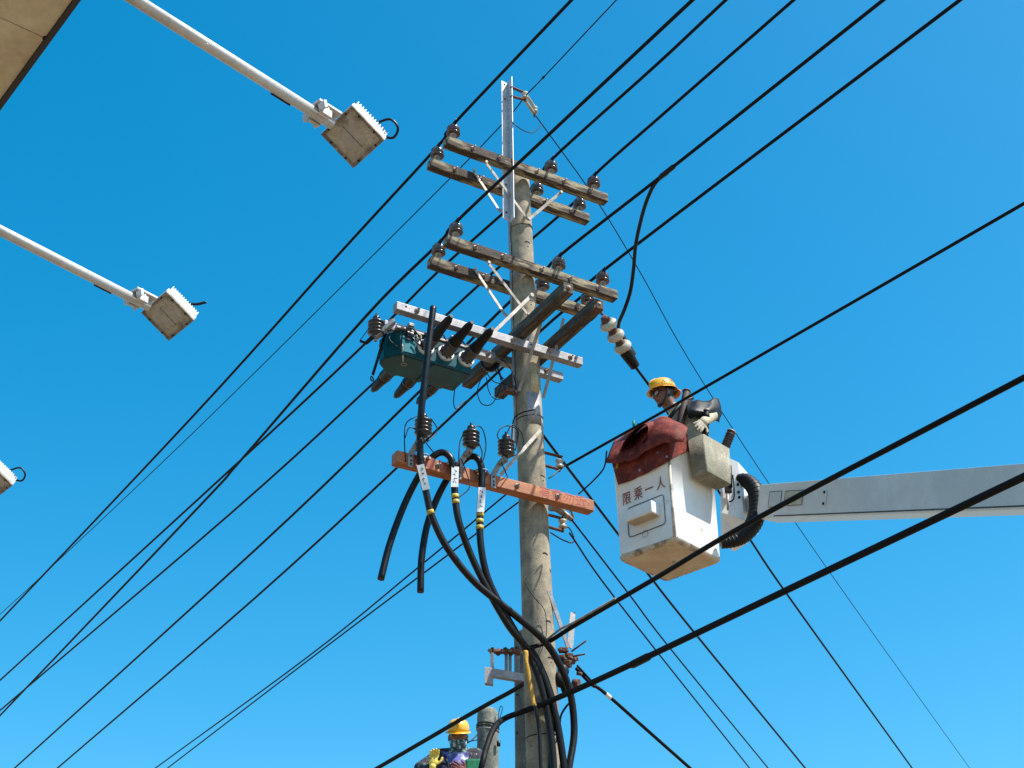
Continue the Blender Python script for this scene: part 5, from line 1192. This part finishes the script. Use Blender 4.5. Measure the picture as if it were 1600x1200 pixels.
hand(wr + (wr - elb).normalized() * .05, (wr - elb) + V((-.02, -.04, -.03)), V((-.3, 1, .1)), 1, 'glove_cream', wk, 0.3, 1.15)
hand(J['wrr'][0] + V((-.05, .01, -.02)), V((-1, .1, -.5)), V((0, 0, -1)), 1, 'glove_cream', wk, 0.4, 1.0)

# ---- masked worker in the bucket behind, at the bottom edge
Y2 = 14.3
h2 = PY(716, 1150, Y2)
f2 = V((0.02, -0.92, -0.38)).normalized(); s2 = Z.cross(f2).normalized(); u2 = f2.cross(s2).normalized()
fl2 = h2.z - 1.52
w2 = thing('person', 'masked worker in yellow helmet at the bottom edge beside the short post', 'person', frame(V((h2.x, Y2 + .1, fl2))))
ux = V((1, 0, 0)); yy = V((0, 1, 0))
c2 = h2 - Z * 0.33 + yy * 0.05; pl2 = h2 - Z * 0.72 + yy * 0.08
Lh = PY(677, 1190, Y2 - 0.28); Rh = PY(722, 1203, Y2 - 0.30)
J2 = {'pel': (pl2, .145), 'belly': ((pl2 + c2) / 2, .145), 'chest': (c2, .15), 'uch': (h2 - Z * .19 + yy * .07, .10), 'nk': (h2 - Z * .11 + yy * .03, .07), 'hd': (h2, .07),
      'ch1': (c2 + ux * .09 + Z * .02, .12), 'ch2': (c2 - ux * .09 + Z * .02, .12),
      'sl': (h2 + ux * .18 - Z * .185 + yy * .06, .080), 'el': (h2 + ux * .25 - Z * .52 - yy * .02, .058), 'wl': (Rh + V((.09, .06, -.02)), .038),
      'sr': (h2 - ux * .18 - Z * .185 + yy * .06, .080), 'er': (PY(656, 1200, Y2 - .05), .060), 'wr': (Lh + V((-.05, .05, -.05)), .042),
      'hl': (pl2 + ux * .09 - Z * .05, .10), 'kl': (pl2 + ux * .11 - Z * .42 - yy * .04, .068), 'al': (V((h2.x + .11, Y2 + .12, fl2 + .08)), .048), 'fl': (V((h2.x + .12, Y2 - .06, fl2 + .045)), .042),
      'hr': (pl2 - ux * .09 - Z * .05, .10), 'kr': (pl2 - ux * .11 - Z * .42 - yy * .04, .068), 'ar': (V((h2.x - .11, Y2 + .12, fl2 + .08)), .048), 'fr': (V((h2.x - .12, Y2 - .06, fl2 + .045)), .042)}
segs2 = [('pel', 'belly'), ('belly', 'chest'), ('chest', 'uch'), ('uch', 'nk'), ('nk', 'hd'), ('chest', 'ch1'), ('chest', 'ch2'), ('uch', 'sl'), ('ch1', 'sl'), ('sl', 'el'), ('el', 'wl'), ('uch', 'sr'), ('ch2', 'sr'), ('sr', 'er'), ('er', 'wr'),
         ('pel', 'hl'), ('hl', 'kl'), ('kl', 'al'), ('al', 'fl'), ('pel', 'hr'), ('hr', 'kr'), ('kr', 'ar'), ('ar', 'fr')]
def pick2(p):
    q = p - h2
    if q.length < 0.175:
        if q.dot(u2) < -0.026 and q.dot(f2) > -0.06: return 4
        return 2 if q.dot(f2) < -.02 else 0
    if q.z > -0.17 and abs(q.x) < .09: return 4
    if p.z < pl2.z: return 3
    if abs(q.x + 0.02) < .13 and p.y < c2.y - .02 and q.z > -.62 and q.z < -.16: return 5
    return 1
skin_body(segs2, J2, head_extras(h2 - u2 * .01, f2, s2, u2, 1.15), 0.0085, 'body', ['skin', 'jacket_navy', 'hair', 'trousers', 'mask', 'vest_blue'], pick2, w2)
helmet(h2 + u2 * 0.045, f2, s2, u2, w2, k=0.97)
part(MB().ell(h2 + f2 * .035 - u2 * .072, f2 * .082, s2 * .086, u2 * .068, 20, 14).ell(h2 + f2 * .03 - u2 * .125, f2 * .055, s2 * .06, u2 * .05, 16, 10), 'face_mask', 'mask', w2)
ey = MB()
for sg in (-1, 1): ey.ell(h2 + f2 * .085 + s2 * .033 * sg - u2 * .004, f2 * .008, s2 * .014, u2 * .007, 10, 6)
part(ey, 'eyes', 'ink', w2)
st = MB()
for sg in (-1, 1): st.tube(spline([h2 + ux * .14 * sg - Z * .165 + yy * .05, h2 + ux * .12 * sg - Z * .25 - yy * .09, c2 + ux * .09 * sg - yy * .155, c2 - Z * .25 + ux * .05 * sg - yy * .16], 6), 0.014, 8)
st.tube(spline([c2 - ux * .2 - yy * .09 + Z * .05, c2 - yy * .165 + Z * .0, c2 + ux * .2 - yy * .09 + Z * .05], 6), 0.014, 8)
part(st, 'harness_strap', 'rubber', w2)
part(MB().box(c2 + ux * 0.10 - yy * 0.165 - Z * .04, ux * .04, yy * .004, Z * .05, .003), 'white_print', 'white', w2)
hand(Lh, V((.12, .05, 1)), V((0, -1, .1)), 1, 'glove_yellow', w2, 0.75, 1.1, 0.08)
hand(Rh, V((-.6, -.2, .3)), V((0, -1, 0)), 1, 'glove_maroon', w2, -0.3, 1.0)
bz2 = PY(700, 1214, Y2 - .34).z
b2 = thing('lift_bucket', 'white rim of the second lift bucket below the masked worker', 'lift bucket', frame(V((h2.x + .05, Y2 + .03, fl2 - .06))))
bs2 = shell([(0, .95, .05), (.02, 1, .05), (bz2 - fl2 - .0, 1.02, .05), (bz2 - fl2, 1.1, .06), (bz2 - fl2 + .05, 1.1, .06), (bz2 - fl2 + .05, .96, .05), (.06, .94, .05)], .42, .36, .05)
part(bs2, 'shell', 'bucketwhite', b2, False)
part(MB().box((0.0, .5, .45), (.1, 0, 0), (0, .15, 0), (0, 0, .2), .02), 'mount', 'boom', b2, False)
gb = MB().box(PY(740, 1200, Y2 - .25), ux * .08, yy * .05, Z * .08, .03); solo(gb, 'green_bag', 'green', 'green cloth bag beside the masked worker', 'bag', PY(740, 1200, Y2 - .25))

for o in bpy.data.objects:
    if o.type == 'MESH' and o.data.materials and o.data.materials[0] is None: o.data.materials.clear()
